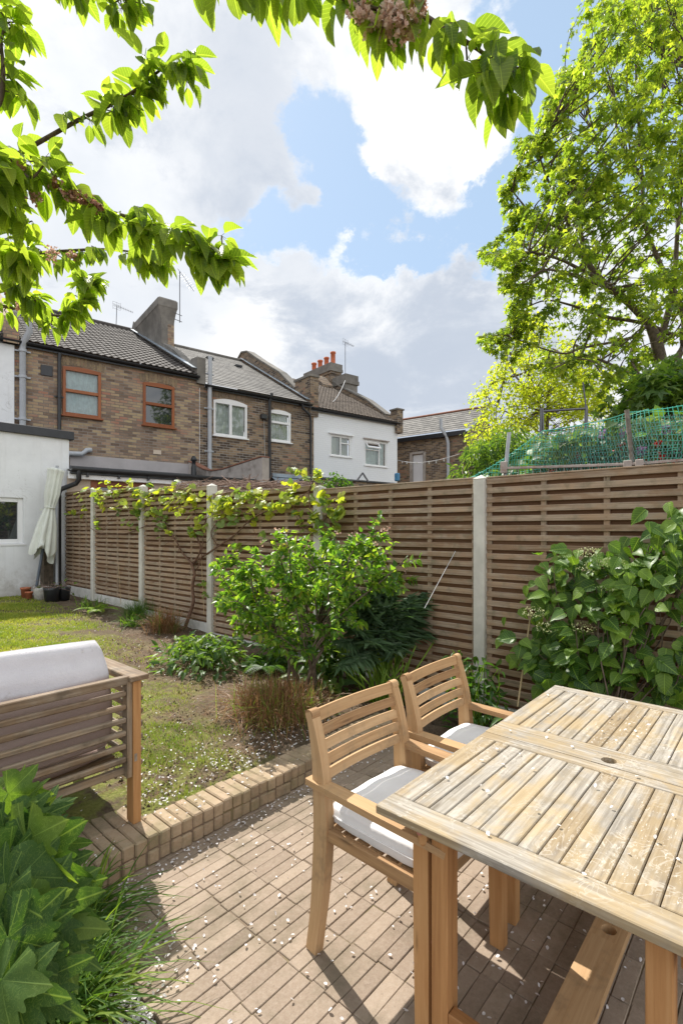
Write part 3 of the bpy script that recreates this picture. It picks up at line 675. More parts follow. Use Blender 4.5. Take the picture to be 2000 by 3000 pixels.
pts=[]
for i in range(520): pts.append((.83-abs(random.gauss(0,.055)),random.gauss(1.66,.14)))
for i in range(200): pts.append((random.uniform(.3,.84),random.uniform(1.0,2.2)))
petal_cloud(pts,lambda a,b:-.008+random.uniform(0,.012),'drift of white petals on dark soil beside the patio edge')
pts=[(random.uniform(1.28,2.88),random.uniform(.05,.96)) for i in range(48)]
petal_cloud(pts,lambda a,b:.752,'loose white petals lying on the weathered table top')

# ================================================================== table
ZT=.75
Tt=thing('dining_table','large weathered slatted wooden garden table with a parasol hole','table',(2.08,.503,0),GA)
u0,u1,v0,v1=1.26,2.90,.03,.975; th=.028; zc=ZT-th/2; rail=.098
mb=MB()
def rb(mb,ua,ub,va,vb,z=zc,t_=th,bev=.003,la=None):
    mb.cbox(((ua+ub)/2,(va+vb)/2,z),((ub-ua)/2,(vb-va)/2,t_/2),None,bev,None,la)
rb(mb,u0,u0+.095,v0,v1,la=1); rb(mb,u1-.07,u1,v0,v1,la=1)
for (a,b) in ((v0,v0+.075),(v1-.075,v1)):
    rb(mb,u0+.0965,1.968,a,b,la=0); rb(mb,2.196,u1-.0715,a,b,la=0)
mb.build('top_frame',TEAK_TOP,Tt)
mb=MB(); rb(mb,1.969,2.032,v0,v1,la=1); mb.build('centre_rail',TEAK_TOP,Tt)
mb=MB(); rb(mb,2.134,2.195,v0,v1,la=1); mb.build('centre_rail',TEAK_TOP,Tt)
# centre board with round parasol hole
mb=MB(); ca,cbv=2.0335,2.1325; hr=.027; cu,cv=2.083,.503; n=24; zt,zb=ZT,ZT-th
def hole_board(mb,ua,ub,va,vb,cu,cv,hr,zt,zb,rnd=.5,la=1):
    ring=[(cu+hr*math.cos(2*math.pi*i/n),cv+hr*math.sin(2*math.pi*i/n)) for i in range(n)]
    sq=[]
    h=(ub-ua)/2
    for i in range(n):
        a=2*math.pi*i/n; c_,s_=math.cos(a),math.sin(a); k=h/max(abs(c_),abs(s_)); sq.append((cu+c_*k,cv+s_*k))
    V=[(x,y,z) for z in (zt,zb) for (x,y) in ring+sq]; uv=[((p[1]) if la else p[0],(p[0]) if la else p[1]) for p in V]
    fs=[]
    for i in range(n):
        j=(i+1)%n
        fs.append((i,n+i,n+j,j)); fs.append((2*n+i,2*n+j,3*n+j,3*n+i)); fs.append((j,2*n+j,2*n+i,i)[::-1])
    mb.add(V,fs,uv,rnd)
    mb.cbox(((ua+ub)/2,(va+cv-h)/2,(zt+zb)/2),(h,(cv-h-va)/2,(zt-zb)/2),None,0,rnd,la)
    mb.cbox(((ua+ub)/2,(vb+cv+h)/2,(zt+zb)/2),(h,(vb-cv-h)/2,(zt-zb)/2),None,0,rnd,la)
hole_board(mb,ca,cbv,v0,v1,cu,cv,hr,zt,zb); mb.build('parasol_board',TEAK_TOP,Tt)
for (ua,ub) in ((u0+.0985,1.966),(2.198,u1-.073)):
    mb=MB(); k=14; va,vb=v0+.078,v1-.078; p=(vb-va)/k
    for i in range(k): rb(mb,ua,ub,va+i*p+.0018,va+(i+1)*p-.0018,z=ZT-.011+random.gauss(0,.0006),t_=.02,bev=.0025,la=0)
    mb.build('slat_panel',TEAK_TOP,Tt)
mb=MB()
for v_ in (.19,.815): rb(mb,1.44,2.72,v_-.011,v_+.011,z=.688,t_=.062,la=0)
for u_ in (1.425,2.73): rb(mb,u_-.011,u_+.011,.18,.826,z=.688,t_=.062,la=1)
for u_ in (1.6,1.99,2.17,2.55): rb(mb,u_-.014,u_+.014,.127,.878,z=.70,t_=.04,la=1)
mb.build('apron',TEAK,Tt)
for (u_,v_) in ((1.365,.787),(1.365,.218),(2.80,.787),(2.80,.218)):
    mb=MB()
    rb(mb,u_-.034,u_+.002,v_-.028,v_+.028,z=.36,t_=.72,la=2); rb(mb,u_+.0035,u_+.034,v_-.026,v_+.028,z=.36,t_=.72,la=2)
    mb.build('leg',TEAK,Tt)
for u_ in (1.35,2.80):
    mb=MB(); rb(mb,u_-.02,u_+.02,.247,.758,z=.145,t_=.06,bev=.004,la=1); mb.build('cross_rail',TEAK,Tt)

def hole_board_u(mb,ua,ub,va,vb,cu,cv,hr,zt,zb,rnd=.75):
    h=(vb-va)/2
    ring=[(cu+hr*math.cos(2*math.pi*i/n),cv+hr*math.sin(2*math.pi*i/n)) for i in range(n)]; sq=[]
    for i in range(n):
        a=2*math.pi*i/n; c_,s_=math.cos(a),math.sin(a); k=h/max(abs(c_),abs(s_)); sq.append((cu+c_*k,(va+vb)/2+s_*k))
    V=[(x,y,z) for z in (zt,zb) for (x,y) in ring+sq]; uv=[(p[0],p[1]) for p in V]; fs=[]
    for i in range(n):
        j=(i+1)%n; fs.append((i,n+i,n+j,j)); fs.append((2*n+i,2*n+j,3*n+j,3*n+i)); fs.append((j,2*n+j,2*n+i,i)[::-1]); 
        fs.append((n+i,3*n+i,3*n+j,n+j))
    mb.add(V,fs,uv,rnd)
    for (a,b) in ((ua,cu-h),(cu+h,ub)): mb.cbox(((a+b)/2,(va+vb)/2,(zt+zb)/2),((b-a)/2,h,(zt-zb)/2),None,0,rnd,0)
mb=MB(); hole_board_u(mb,1.20,2.96,.445,.558,2.083,.503,.026,.112,.078); mb.build('foot_beam',TEAK_PALE,Tt)
for v_ in (.846,.16):
    mb=MB(); rb(mb,1.315,1.43,v_-.016,v_+.016,z=.675,t_=.075,bev=.014,la=0); bk=mb.build('bracket',TEAK,Tt)
    mb=MB(); mb.lathe((1.316,v_,.69),[(0,0),(.010,0),(.010,.006),(.006,.008),(0,.008)],12,axis=(-1,0,0)); mb.build('bolt_cap',BOLT,Tt,parent=bk)

# ================================================================== chairs (local: x width, y depth, faces -y)
def make_chair(label):
    T=thing('garden_armchair',label,'chair',(0,0,0),0,'slatted wooden armchairs at the table')
    w=.275
    for sx_ in (-1,1):
        mb=MB(); x=sx_*(w-.022)
        pts=poly_pts([(x,.255,0),(x,.225,.20),(x,.205,.44),(x,.208,.60),(x,.222,.74),(x,.248,.855),(x,.270,.915)],20)
        nn=len(pts); tt=[.052+.018*math.sin(math.pi*min(1,max(0,(p[2]-.15)/.6)))-(.022*max(0,(p[2]-.72)/.19)) for p in pts]
        mb.sweep(pts,.042,tt,(1,0,0)); mb.tube([(x-.0209,.264,.905),(x+.0209,.264,.905)],.0215,14)
        mb.build('rear_leg',TEAK_PALE,T)
        mb=MB(); pts=[(x,-.255,0),(x,-.252,.3),(x,-.250,.632)]; mb.sweep(pts,.048,[.05,.056,.056],(1,0,0)); f=mb.build('front_leg',TEAK,T)
        mb=MB(); mb.lathe((x-sx_*0,-.280,.33),[(0,0),(.009,0),(.009,.004),(.003,.004),(.003,.001),(0,.001)],12,axis=(0,-1,0)); mb.build('bolt_cap',BOLT,T,parent=f)
        mb=MB(); xa=sx_*(w-.012)
        pts=poly_pts([(xa,.27,.655),(xa,.10,.652),(xa,-.12,.648),(xa,-.30,.645),(xa,-.345,.638)],16)
        ws=[.050+.012*math.sin(math.pi*i/(len(pts)-1)) for i in range(len(pts))]
        # arms notch round the upright
        mb.sweep([p for p in pts],ws,.024,(1,0,0)); mb.build('armrest',TEAK_PALE,T)
        mb=MB(); mb.cbox((x,-.02,.478),(.014,.205,.022),None,.003,None,1); mb.build('seat_rail',TEAK_PALE,T)
    # five back slats, slightly curved
    for i in range(5):
        z=.68+i*.0535; y=np.interp(z,[.60,.74,.855,.915],[.208,.222,.248,.27])
        hgt=.036 if i<4 else .046; zc_=z+(.004 if i==4 else 0)
        mb=MB(); pts=[]
        for k in range(11):
            s_=k/10*2-1; pts.append((s_*(w-.044),y+.014*(1-s_*s_)-.004,zc_))
        mb.sweep(pts,hgt,.014,(0,.22,.975)); mb.build('back_slat',TEAK_PALE,T)
    mb=MB(); mb.cbox((0,-.252,.475),(w-.05,.013,.025),None,.003,None,0); mb.build('seat_rail',TEAK_PALE,T)
    mb=MB(); mb.cbox((0,.205,.475),(w-.05,.013,.025),None,.003,None,0); mb.build('seat_rail',TEAK_PALE,T)
    mb=MB()
    for i in range(7): mb.cbox((0,-.225+i*.066,.484),(w-.050,.025,.006),None,.002,None,0)
    mb.build('seat_slats',TEAK_PALE,T)
    return T
def cushion_mesh(mb,c,hx,hy,hz,nx=18,ny=18,sag=.0,ax=None,puff=1.0,rnd=.5,wr=.004,pw=.32):
    A=np.array(ax if ax is not None else np.eye(3),float); c=np.array(c,float)
    sd=random.random()*10
    V=[];uv=[]
    def prof(s,t):
        e=min(1-abs(s),1-abs(t)); k=(max(0,1-abs(s)**3.0))**pw*(max(0,1-abs(t)**3.0))**pw; return k
    for sgn in (1,-1):
        for j in range(ny+1):
            for i in range(nx+1):
                s=math.sin((i/nx*2-1)*math.pi/2); t_=math.sin((j/ny*2-1)*math.pi/2); z=hz*prof(s,t_)*puff
                z+= wr*math.sin(s*9+sd+t_*2)*prof(s,t_)+wr*.7*math.sin(t_*13+sd*2+s*3)*prof(s,t_)
                rc=1-.05*(abs(s*t_))**3
                V.append(c+A[0]*s*hx*rc+A[1]*t_*hy*rc+A[2]*(z*sgn)); uv.append((s,t_))
    m=nx+1; k=(nx+1)*(ny+1); fs=[]
    for j in range(ny):
        for i in range(nx):
            a=j*m+i; fs.append((a,a+1,a+m+1,a+m)); fs.append((k+a,k+a+m,k+a+m+1,k+a+1))
    mb.add(V,fs,uv,rnd,0,True)
    # piping round the seam
    rim=[]
    for i in range(0,nx+1): rim.append(((math.sin((i/nx*2-1)*math.pi/2)),-1))
    for j in range(1,ny+1): rim.append((1,math.sin((j/ny*2-1)*math.pi/2)))
    for i in range(nx-1,-1,-1): rim.append((math.sin((i/nx*2-1)*math.pi/2),1))
    for j in range(ny-1,-1,-1): rim.append((-1,math.sin((j/ny*2-1)*math.pi/2)))
    return [c+A[0]*s*hx*(1-.05*(abs(s*t_))**3)+A[1]*t_*hy*(1-.05*(abs(s*t_))**3) for s,t_ in rim]
ch=make_chair('wooden slatted armchair nearest the viewer, at the near end of the table side')
g_pos=lambda u,v,z:(u*math.cos(GA)-v*math.sin(GA), u*math.sin(GA)+v*math.cos(GA), z)
ch[0].location=g_pos(1.628,1.105,0); ch[0].rotation_euler=(0,0,GA+R(-1.5))
c2=copy_tree(ch[0]); c2.location=g_pos(2.275,1.115,0); c2.rotation_euler=(0,0,GA+R(1.0)); c2['label']='wooden slatted armchair farther along the table, nearer the fence'
def chair_cushion(u,v,rot,label):
    a=GA+rot; loc=g_pos(u,v,.503)
    T=thing('seat_cushion',label,'cushion',(0,0,0),0,'white cushions on the armchairs'); T[0].location=loc; T[0].rotation_euler=(0,0,a)
    mb=MB(); cushion_mesh(mb,(0,-.035,.035),.238,.245,.047,26,26,puff=1.0,wr=.0025,pw=.13); 
    mb.build('cushion_cover',CUSHION,T)
    mb=MB(); rim=[]
    for k in range(61):
        q=2*math.pi*k/60; c_,s_=math.cos(q),math.sin(q); e=.22; rim.append((.239*abs(c_)**e*(1 if c_>0 else -1),-.035+.246*abs(s_)**e*(1 if s_>0 else -1),.035))
    mb.tube(rim,.004,6,cap=False); mb.build('piping',CUSHION,T)
    return T
q1=chair_cushion(1.628,1.105,R(-1.5),'white seat cushion on the armchair nearest the viewer')
mb=MB(); mb.sweep([(.10,.20,-.01),(.10,.215,-.06),(.095,.21,-.13)],.014,.002,(1,0,0)); mb.build('tie_strap',CUSHION_GREY,(q1[0],np.zeros(3)))
chair_cushion(2.275,1.115,R(1.0),'white seat cushion on the armchair nearer the fence')

# ================================================================== sofa
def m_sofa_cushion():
    m,t=M('sofa_cushion_painted_shade'); o=t.obj(); sp=t.n('ShaderNodeSeparateXYZ'); t.set(sp,0,o)
    n=t.noise(o,5,4,.6); up=t.mr(t.math('ADD',sp.outputs[2],t.math('MULTIPLY',n,.03)),.335,.375)  # brown below this height paints in the shade behind the back slats
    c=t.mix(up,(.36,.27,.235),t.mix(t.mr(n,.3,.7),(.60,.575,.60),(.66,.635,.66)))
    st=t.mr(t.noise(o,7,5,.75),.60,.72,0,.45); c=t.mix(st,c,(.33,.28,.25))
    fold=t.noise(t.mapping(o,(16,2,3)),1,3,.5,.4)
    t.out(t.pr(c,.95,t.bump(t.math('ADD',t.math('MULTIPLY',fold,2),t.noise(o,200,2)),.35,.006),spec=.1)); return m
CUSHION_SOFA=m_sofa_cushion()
zb=.142
Ts=thing('garden_sofa','wooden slatted garden sofa seen from behind on the brick terrace','sofa',(.3,2.8,zb),GA)
su1=1.232; su0=-.75
mb=MB(); mb.cbox((su1-.022,2.485,.50),(.021,.036,.36),None,.003,None,2); mb.build('rear_leg',TEAK,Ts)
mb=MB(); mb.cbox((su0+.022,2.485,.50),(.021,.036,.36),None,.003,None,2); mb.build('rear_leg',TEAK,Ts)
for u_ in (su1-.022,su0+.022):
    mb=MB(); mb.cbox((u_,3.20,.42),(.021,.036,.28),None,.003,None,2); mb.build('front_leg',TEAK,Ts)
mb=MB(); mb.cbox((su1-.058,2.482,.62),(.0125,.028,.24),None,.002,None,2); mb.build('inner_post',TEAK_GREY,Ts)
mb=MB(); mb.cbox(((su0+su1)/2-.025,2.475,.868),((su1-su0)/2-.03,.020,.02),None,.004,None,0); mb.build('top_rail',TEAK_GREY,Ts)
for i in range(6):
    z=.803-i*.0655; mb=MB(); mb.cbox(((su0+su1)/2-.03,2.468,z),((su1-su0)/2-.042,.012,.0135),None,.0055,None,0); mb.build('back_slat',TEAK_GREY,Ts)
mb=MB(); mb.cbox(((su0+su1)/2-.02,2.50,.408),((su1-su0)/2-.025,.013,.018),None,.004,None,0); mb.build('lower_rail',TEAK_GREY,Ts)
for i in range(7):
    z=.822-i*.0655; mb=MB(); mb.cbox((su1+.012,2.86,z),(.0115,.385,.0135),None,.0055,None,1); mb.build('arm_slat',TEAK_GREY,Ts)
for i in range(7):
    z=.822-i*.0655; mb=MB(); mb.cbox((su0-.012,2.86,z),(.0115,.385,.0135),None,.0055,None,1); mb.build('arm_slat',TEAK_GREY,Ts)
mb=MB(); mb.cbox((su1-.016,2.86,.874),(.048,.43,.0125),None,.004,None,1); mb.build('armrest',TEAK_GREY,Ts)
mb=MB(); mb.cbox((su0+.016,2.86,.874),(.048,.43,.0125),None,.004,None,1); mb.build('armrest',TEAK_GREY,Ts)
mb=MB()
for i in range(8): mb.cbox(((su0+su1)/2,2.58+i*.085,.425),((su1-su0)/2-.05,.03,.010),None,.003,None,0)
mb.build('seat_slats',TEAK_GREY,Ts)
mb=MB(); mb.cbox((su1-.030,2.448,.475),(.007,.001,.019),None,0,.5); mb.build('metal_plate',STEEL,Ts)
# cushions on it
ax=np.array(((1,0,0),(0,math.sin(R(14)),math.cos(R(14))),(0,-math.cos(R(14)),math.sin(R(14)))))
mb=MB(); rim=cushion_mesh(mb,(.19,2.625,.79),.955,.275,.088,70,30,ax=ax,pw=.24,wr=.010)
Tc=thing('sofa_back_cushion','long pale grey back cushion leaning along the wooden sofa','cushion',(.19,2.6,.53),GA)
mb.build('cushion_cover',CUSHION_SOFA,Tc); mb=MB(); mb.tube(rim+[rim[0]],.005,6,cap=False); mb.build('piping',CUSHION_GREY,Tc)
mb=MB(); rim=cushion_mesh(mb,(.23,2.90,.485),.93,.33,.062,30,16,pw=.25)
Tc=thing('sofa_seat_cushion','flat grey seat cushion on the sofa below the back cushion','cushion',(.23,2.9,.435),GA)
mb.build('cushion_cover',CUSHION_SOFA,Tc)  # lies wholly within the painted shade brown

# ================================================================== fence
FU=3.97; Tf=thing('garden_fence','long horizontal slatted wooden fence with pale concrete posts','fence',(FU,4,0),GA)
sp_=.486*FU; posts_v=[.4879*FU+sp_*k for k in range(-3,5)]   # D at .4879
tops={-3:2.05,-2:2.05,-1:2.08,0:2.08,1:2.11,2:2.25,3:2.35,4:2.39}
ptop={-3:2.04,-2:2.04,-1:2.05,0:2.055,1:2.10,2:2.215,3:2.315,4:2.372}   # panel that starts at post k and runs away
PV={k:.4879*FU+sp_*k for k in range(-3,5)}; PV[3]=1.9706*FU; PV[4]=2.443*FU; PV[2]=1.483*FU; PV[1]=.9673*FU
for k in range(-3,5):
    v_=PV[k]; zt_=tops[k]; g0=max(0,lawn_z(v_)-.05); mb=MB()
    mb.cbox((FU-.005,v_,(zt_-.03+g0)/2),(.055,.05,(zt_-.03-g0)/2),None,.006,.5,2)
    x0,x1,y0,y1=FU-.062,FU+.052,v_-.052,v_+.052; zz=zt_-.03
    mb.add([(x0,y0,zz),(x1,y0,zz),(x1,y1,zz),(x0,y1,zz),(FU-.005,v_,zt_+.005)],[(0,1,4),(1,2,4),(2,3,4),(3,0,4),(3,2,1,0)],[(0,0)]*5,.5)
    mb.build('fence_post',POST,Tf)
    ve=PV.get(k+1,11.15); 
    if k==4: ve=11.14
    a,b=v_+.052,ve-.052; zt_=ptop[k]; ph=24*.0785
    mb=MB(); nslat=24
    for i in range(nslat):
        z=zt_-.024-i*.0785
        if z<lawn_z(a)+.0: break
        wy=random.gauss(0,.0012); mb.cbox((FU-.012+random.gauss(0,.0008),(a+b)/2,z+random.gauss(0,.0012)),(.0085,(b-a)/2,.0235),np.array(((1,0,0),(0,1,wy),(0,-wy,1))),.0025,None,1)
        for vv in np.linspace(a+.018,b-.018,5): mb.cbox((FU-.0209,vv,z),(.0006,.0028,.0028),None,0,.02)
    mb.cbox((FU+.004,(a+b)/2,zt_+.006),(.03,(b-a)/2,.006),None,.002,None,1)
    p=mb.build('fence_panel',FENCE_WOOD,Tf)
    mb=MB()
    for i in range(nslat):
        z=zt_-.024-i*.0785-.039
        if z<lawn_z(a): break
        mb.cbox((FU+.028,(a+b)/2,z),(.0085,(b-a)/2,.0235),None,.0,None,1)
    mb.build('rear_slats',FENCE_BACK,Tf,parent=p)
    mb=MB(); nb=5 if k<2 else 5
    for i in range(nb):
        vv=a+.018+(b-a-.036)*i/(nb-1); mb.cbox((FU+.008,vv,zt_-.012-ph/2),(.0115,.020,ph/2-.02),None,0,None,2)
    mb.build('battens',FENCE_WOOD,Tf,parent=p)
    mb=MB(); zg=zt_-ph-.002
    if zg>.12: mb.cbox((FU+.004,(a+b)/2,zg-.15),(.025,(b-a)/2,.148),None,.003,.5,1); mb.build('gravel_board',GRAVEL_BOARD,Tf)
OLD_TILE_RED=m_plain('old_red_tile',(.26,.12,.08),.9,.2,9,col2=(.10,.07,.05))
# ================================================================== buildings
def facade(mb, c, s0, s1, z0, z1, holes, reveal=.10, rnd=.5, mat=0):
    S=sorted({s0,s1}|{h[0] for h in holes}|{h[1] for h in holes}); Z=sorted({z0,z1}|{h[2] for h in holes}|{h[3] for h in holes})
    for i in range(len(S)-1):
        for j in range(len(Z)-1):
            a,b,p,q=S[i],S[i+1],Z[j],Z[j+1]; m=((a+b)/2,(p+q)/2)
            if any(h[0]<m[0]<h[1] and h[2]<m[1]<h[3] for h in holes): continue
            mb.add([(a,c,p),(b,c,p),(b,c,q),(a,c,q)],[(0,1,2,3)],[(a,p),(b,p),(b,q),(a,q)],rnd,mat)
    for (a,b,p,q) in [h[:4] for h in holes]:
        d=c+reveal
        mb.add([(a,c,p),(a,c,q),(a,d,q),(a,d,p)],[(0,1,2,3)],[(0,p),(0,q),(reveal,q),(reveal,p)],rnd,mat)
        mb.add([(b,c,p),(b,d,p),(b,d,q),(b,c,q)],[(0,1,2,3)],[(0,p),(reveal,p),(reveal,q),(0,q)],rnd,mat)
        mb.add([(a,c,q),(b,c,q),(b,d,q),(a,d,q)],[(0,1,2,3)],[(a,0),(b,0),(b,reveal),(a,reveal)],rnd,mat)
        mb.add([(a,c,p),(a,d,p),(b,d,p),(b,c,p)],[(0,1,2,3)],[(a,0),(a,reveal),(b,reveal),(b,0)],rnd,mat)
def wbox(mb,x0,x1,y0,y1,z0,z1,rnd=.5,mat=0,bev=0):
    """box whose UVs run in metres, for brickwork"""
    P=[(x0,y0,z0),(x1,y0,z0),(x1,y1,z0),(x0,y1,z0),(x0,y0,z1),(x1,y0,z1),(x1,y1,z1),(x0,y1,z1)]
    for f,ua in (((0,1,5,4),0),((2,3,7,6),0),((1,2,6,5),1),((3,0,4,7),1)):
        mb.add([P[i] for i in f],[(0,1,2,3)],[(P[i][ua],P[i][2]) for i in f],rnd,mat)
    mb.add([P[i] for i in (4,5,6,7)],[(0,1,2,3)],[P[i][:2] for i in (4,5,6,7)],rnd,mat); mb.add([P[i] for i in (3,2,1,0)],[(0,1,2,3)],[P[i][:2] for i in (3,2,1,0)],rnd,mat)
def window(T, s0,s1,z0,z1,c, fm, split='sash', room=DARK_INSIDE, inset=.0, rise=0, fw=.055, sill=True, wall=None, lab=None):
    """frame bars, glass pane, sill and what is behind the glass"""
    d=c+inset; mb=MB(); t_=.035
    def vb(x,w_,a,b,dd=0): mb.cbox((x,d+dd,(a+b)/2),(w_/2,t_,(b-a)/2),None,.006,None,2)
    def hb(z,h_,a,b,dd=0): mb.cbox(((a+b)/2,d+dd,z),((b-a)/2,t_,h_/2),None,.006,None,0)
    vb(s0+fw/2,fw,z0,z1); vb(s1-fw/2,fw,z0,z1); hb(z0+fw/2,fw,s0+fw,s1-fw)
    if rise:
        k=10; V=[]
        for i in range(k+1):
            q=i/k; x=s0+(s1-s0)*q; zz=z1+rise*(1-(2*q-1)**2)
            V+= [(x,d-t_-.002,z1-fw),(x,d-t_-.002,zz),(x,d+.05,zz),(x,d+.05,z1-fw)]
        fs=[(i*4,i*4+4,i*4+5,i*4+1) for i in range(k)]+[(i*4+1,i*4+5,i*4+6,i*4+2) for i in range(k)]+[(i*4,i*4+3,i*4+7,i*4+4) for i in range(k)]
        mb.add(V,fs,[(v[0],v[2]) for v in V],.5)
    else: hb(z1-fw/2,fw,s0+fw,s1-fw)
    zm=(z0+z1)/2; sm=(s0+s1)/2
    if split=='sash': hb(zm+.02,fw*1.1,s0+fw,s1-fw,-.012); inner=[(s0+fw,s1-fw,z0+fw,zm),(s0+fw,s1-fw,zm+.04,z1-fw)]
    elif split=='two': vb(sm,fw*1.2,z0+fw,z1-fw,-.006)
    elif split=='top': hb(z0+(z1-z0)*.64,fw*1.1,s0+fw,s1-fw,-.006)
    elif split=='casement': vb(sm,fw*.9,z0+fw,z1-fw,-.006); hb(z0+(z1-z0)*.66,fw*.8,sm+fw*.5,s1-fw,-.006)
    elif split=='open': vb(s0+(s1-s0)*.66,fw*.9,z0+fw,z1-fw,-.006); hb(z0+(z1-z0)*.64,fw*.8,s0+fw,s0+(s1-s0)*.66-fw*.5,-.006)
    wf=mb.build('window',fm,T)
    mb=MB(); a,b,p,q=s0+fw*.8,s1-fw*.8,z0+fw*.8,z1-fw*.8; mb.add([(a,d+.012,p),(b,d+.012,p),(b,d+.012,q),(a,d+.012,q)],[(0,1,2,3)],[(a,p),(b,p),(b,q),(a,q)])
    mb.build('pane',CLEAR if room is not DARK_INSIDE else GLASS,T,parent=wf)
    if room is not DARK_INSIDE:
        mb=MB(); k=26
        V=[];
        for i in range(k+1):
            x=a+(b-a)*i/k; yy=d+.10+.02*math.sin(i*1.7)+.008*math.sin(i*3.1)
            V+=[(x,yy,p),(x,yy,q)]
        mb.add(V,[(2*i,2*i+2,2*i+3,2*i+1) for i in range(k)],[(v[0],v[2]) for v in V],.5,0,True); mb.build('curtain',room,T,parent=wf)
    if sill:
        mb=MB(); mb.cbox(((s0+s1)/2,c-.035,z0-.022),((s1-s0)/2+.045,.06,.02),None,.004,None,0); mb.build('sill',fm,T,parent=wf)
    return wf
def brick_arch(T,s0,s1,z1,c,rise,mat):
    mb=MB(); k=int((s1-s0+.16)/.078); a,b=s0-.08,s1+.08
    for i in range(k):
        q=(i+.5)/k; x=a+(b-a)*q; zz=z1+rise*(1-(2*q-1)**2); th_=(q-.5)*.34
        axx=np.array(((math.cos(th_),0,-math.sin(th_)),(0,1,0),(math.sin(th_),0,math.cos(th_))))
        mb.cbox((x+math.sin(th_)*.11,c+.003,zz+.115),(.032,.012,.108),axx,.004,random.random(),2)
    mb.build('brick_arch',mat,T)
ARCH_BRICK=m_paver('arch_brick',[(0,(.14,.10,.07)),(.5,(.25,.18,.11)),(1,(.33,.24,.14))])
ARCH_DARK=m_paver('arch_brick_dark',[(0,(.09,.065,.05)),(.5,(.18,.13,.09)),(1,(.26,.18,.11))])
def roof_tiles(mb, s0,s1,n0,z0,n1,z1,rows,wave,amp,step=.03,per=6,mat=0):
    nw=max(1,int((s1-s0)/wave)); nc=nw*per; sl=np.array((0,n1-n0,z1-z0)); ln=np.linalg.norm(sl); sl/=ln; nr=np.array((0,-sl[2],sl[1])) 
    for r in range(rows):
        V=[]
        for e,(t_,up) in enumerate(((r/rows,step),((r+1)/rows+.004,0.0))):
            for i in range(nc+1):
                x=s0+(s1-s0)*i/nc; w_=amp*math.cos(2*math.pi*i/per) if wave else 0
                base=np.array((x,n0,z0))+sl*ln*t_+nr*(up+w_); V.append(base)
        lo=[V[i]-nr*step*1.0 for i in range(nc+1)]; k=nc+1
        V=V+lo
        fs=[(i,i+1,k+i+1,k+i) for i in range(nc)]; fl=[(2*k+i,2*k+i+1,i+1,i) for i in range(nc)]
        uv=[(v[0],t) for v in V for t in (0,)][:len(V)]
        uv=[(v[0],(v[1]-n0)) for v in V]
        # per tile tone
        for w_i in range(nw):
            rr=random.random(); sub=[f for f in fs[w_i*per:(w_i+1)*per]]+[f for f in fl[w_i*per:(w_i+1)*per]]
            ids=sorted({i for f in sub for i in f}); mp={a:b for b,a in enumerate(ids)}
            mb.add([V[i] for i in ids],[tuple(mp[i] for i in f) for f in sub],[uv[i] for i in ids],rr,mat,False)
def gutter(T,s0,s1,n,z,r=.055,name='gutter',mat=None,rnd=.5):
    mb=MB(); k=7; V=[]
    for x in (s0,s1):
        for i in range(k+1):
            a=math.pi+math.pi*i/k; V.append((x,n+math.cos(a)*r,z+math.sin(a)*r))
    fs=[(i,i+1,k+2+i,k+1+i) for i in range(k)]; fs+=[tuple(range(k+1)),tuple(range(k+1,2*k+2))]
    mb.add(V,fs,[(0,0)]*len(V),rnd,0,False)
    mb.cbox(((s0+s1)/2,n+.075,z-.03),((s1-s0)/2,.012,.075),None,0,.5,0)
    return mb.build(name,mat or BLACK_PLASTIC,T)
def pipe(T,pts,r,mat,name='downpipe',col_z=()):
    mb=MB(); mb.tube(pts,r,10)
    x,y=pts[-1][0],pts[-1][1]
    for z in col_z: mb.tube([(x,y,z-.03),(x,y,z+.03)],r*1.28,10); mb.cbox((x,y+.05,z),(r*2.4,.015,.02),None,.003)
    return mb.build(name,mat,T)
C0=14.5
def hs(x,y,c=C0): return at_y(x,y,c,HA)
# ---- house 1, brown windows
Th=thing('brick_terraced_house','stock brick terraced house with two brown framed sash windows and a dark tiled roof','house',(3.2,C0,0),HA,'terraced houses behind the garden')
mb=MB(); hl=[(2.33,3.24,4.57,5.80),(4.325,5.21,4.57,5.755)]
facade(mb,C0,1.30,5.98,-.1,6.20,hl,.12); wbox(mb,1.30,5.98,C0+6.5,C0+6.6,0,9.5); mb.build('wall',BRICK_A,Th)
for i,h in enumerate(hl):
    window(Th,*h,C0+.0,BROWN_FRAME,'sash',CURTAIN if i==0 else DARK_INSIDE,rise=.04,fw=.075); brick_arch(Th,h[0],h[1],h[3]+.015,C0,.055,ARCH_BRICK)
mb=MB(); roof_tiles(mb,1.42,5.86,C0-.13,6.24,21.1,9.62,27,.17,.013,.022,5); mb.build('roof',TILE_BROWN,Th)
mb=MB(); mb.tube([(1.3,21.1,9.64),(5.9,21.1,9.64)],.10,8); mb.build('ridge_tiles',TILE_BROWN,Th)
gutter(Th,1.0,5.92,C0-.15,6.19)
mb=MB(); mb.cbox((1.98,C0-.012,5.62),(.13,.014,.13),None,.004); mb.build('air_vent',BLACK_PLASTIC,Th)
mb=MB(); mb.cbox((4.72,C0-.012,3.83),(.11,.014,.06),None,.004); mb.build('air_vent',CREAM_WALL,Th)
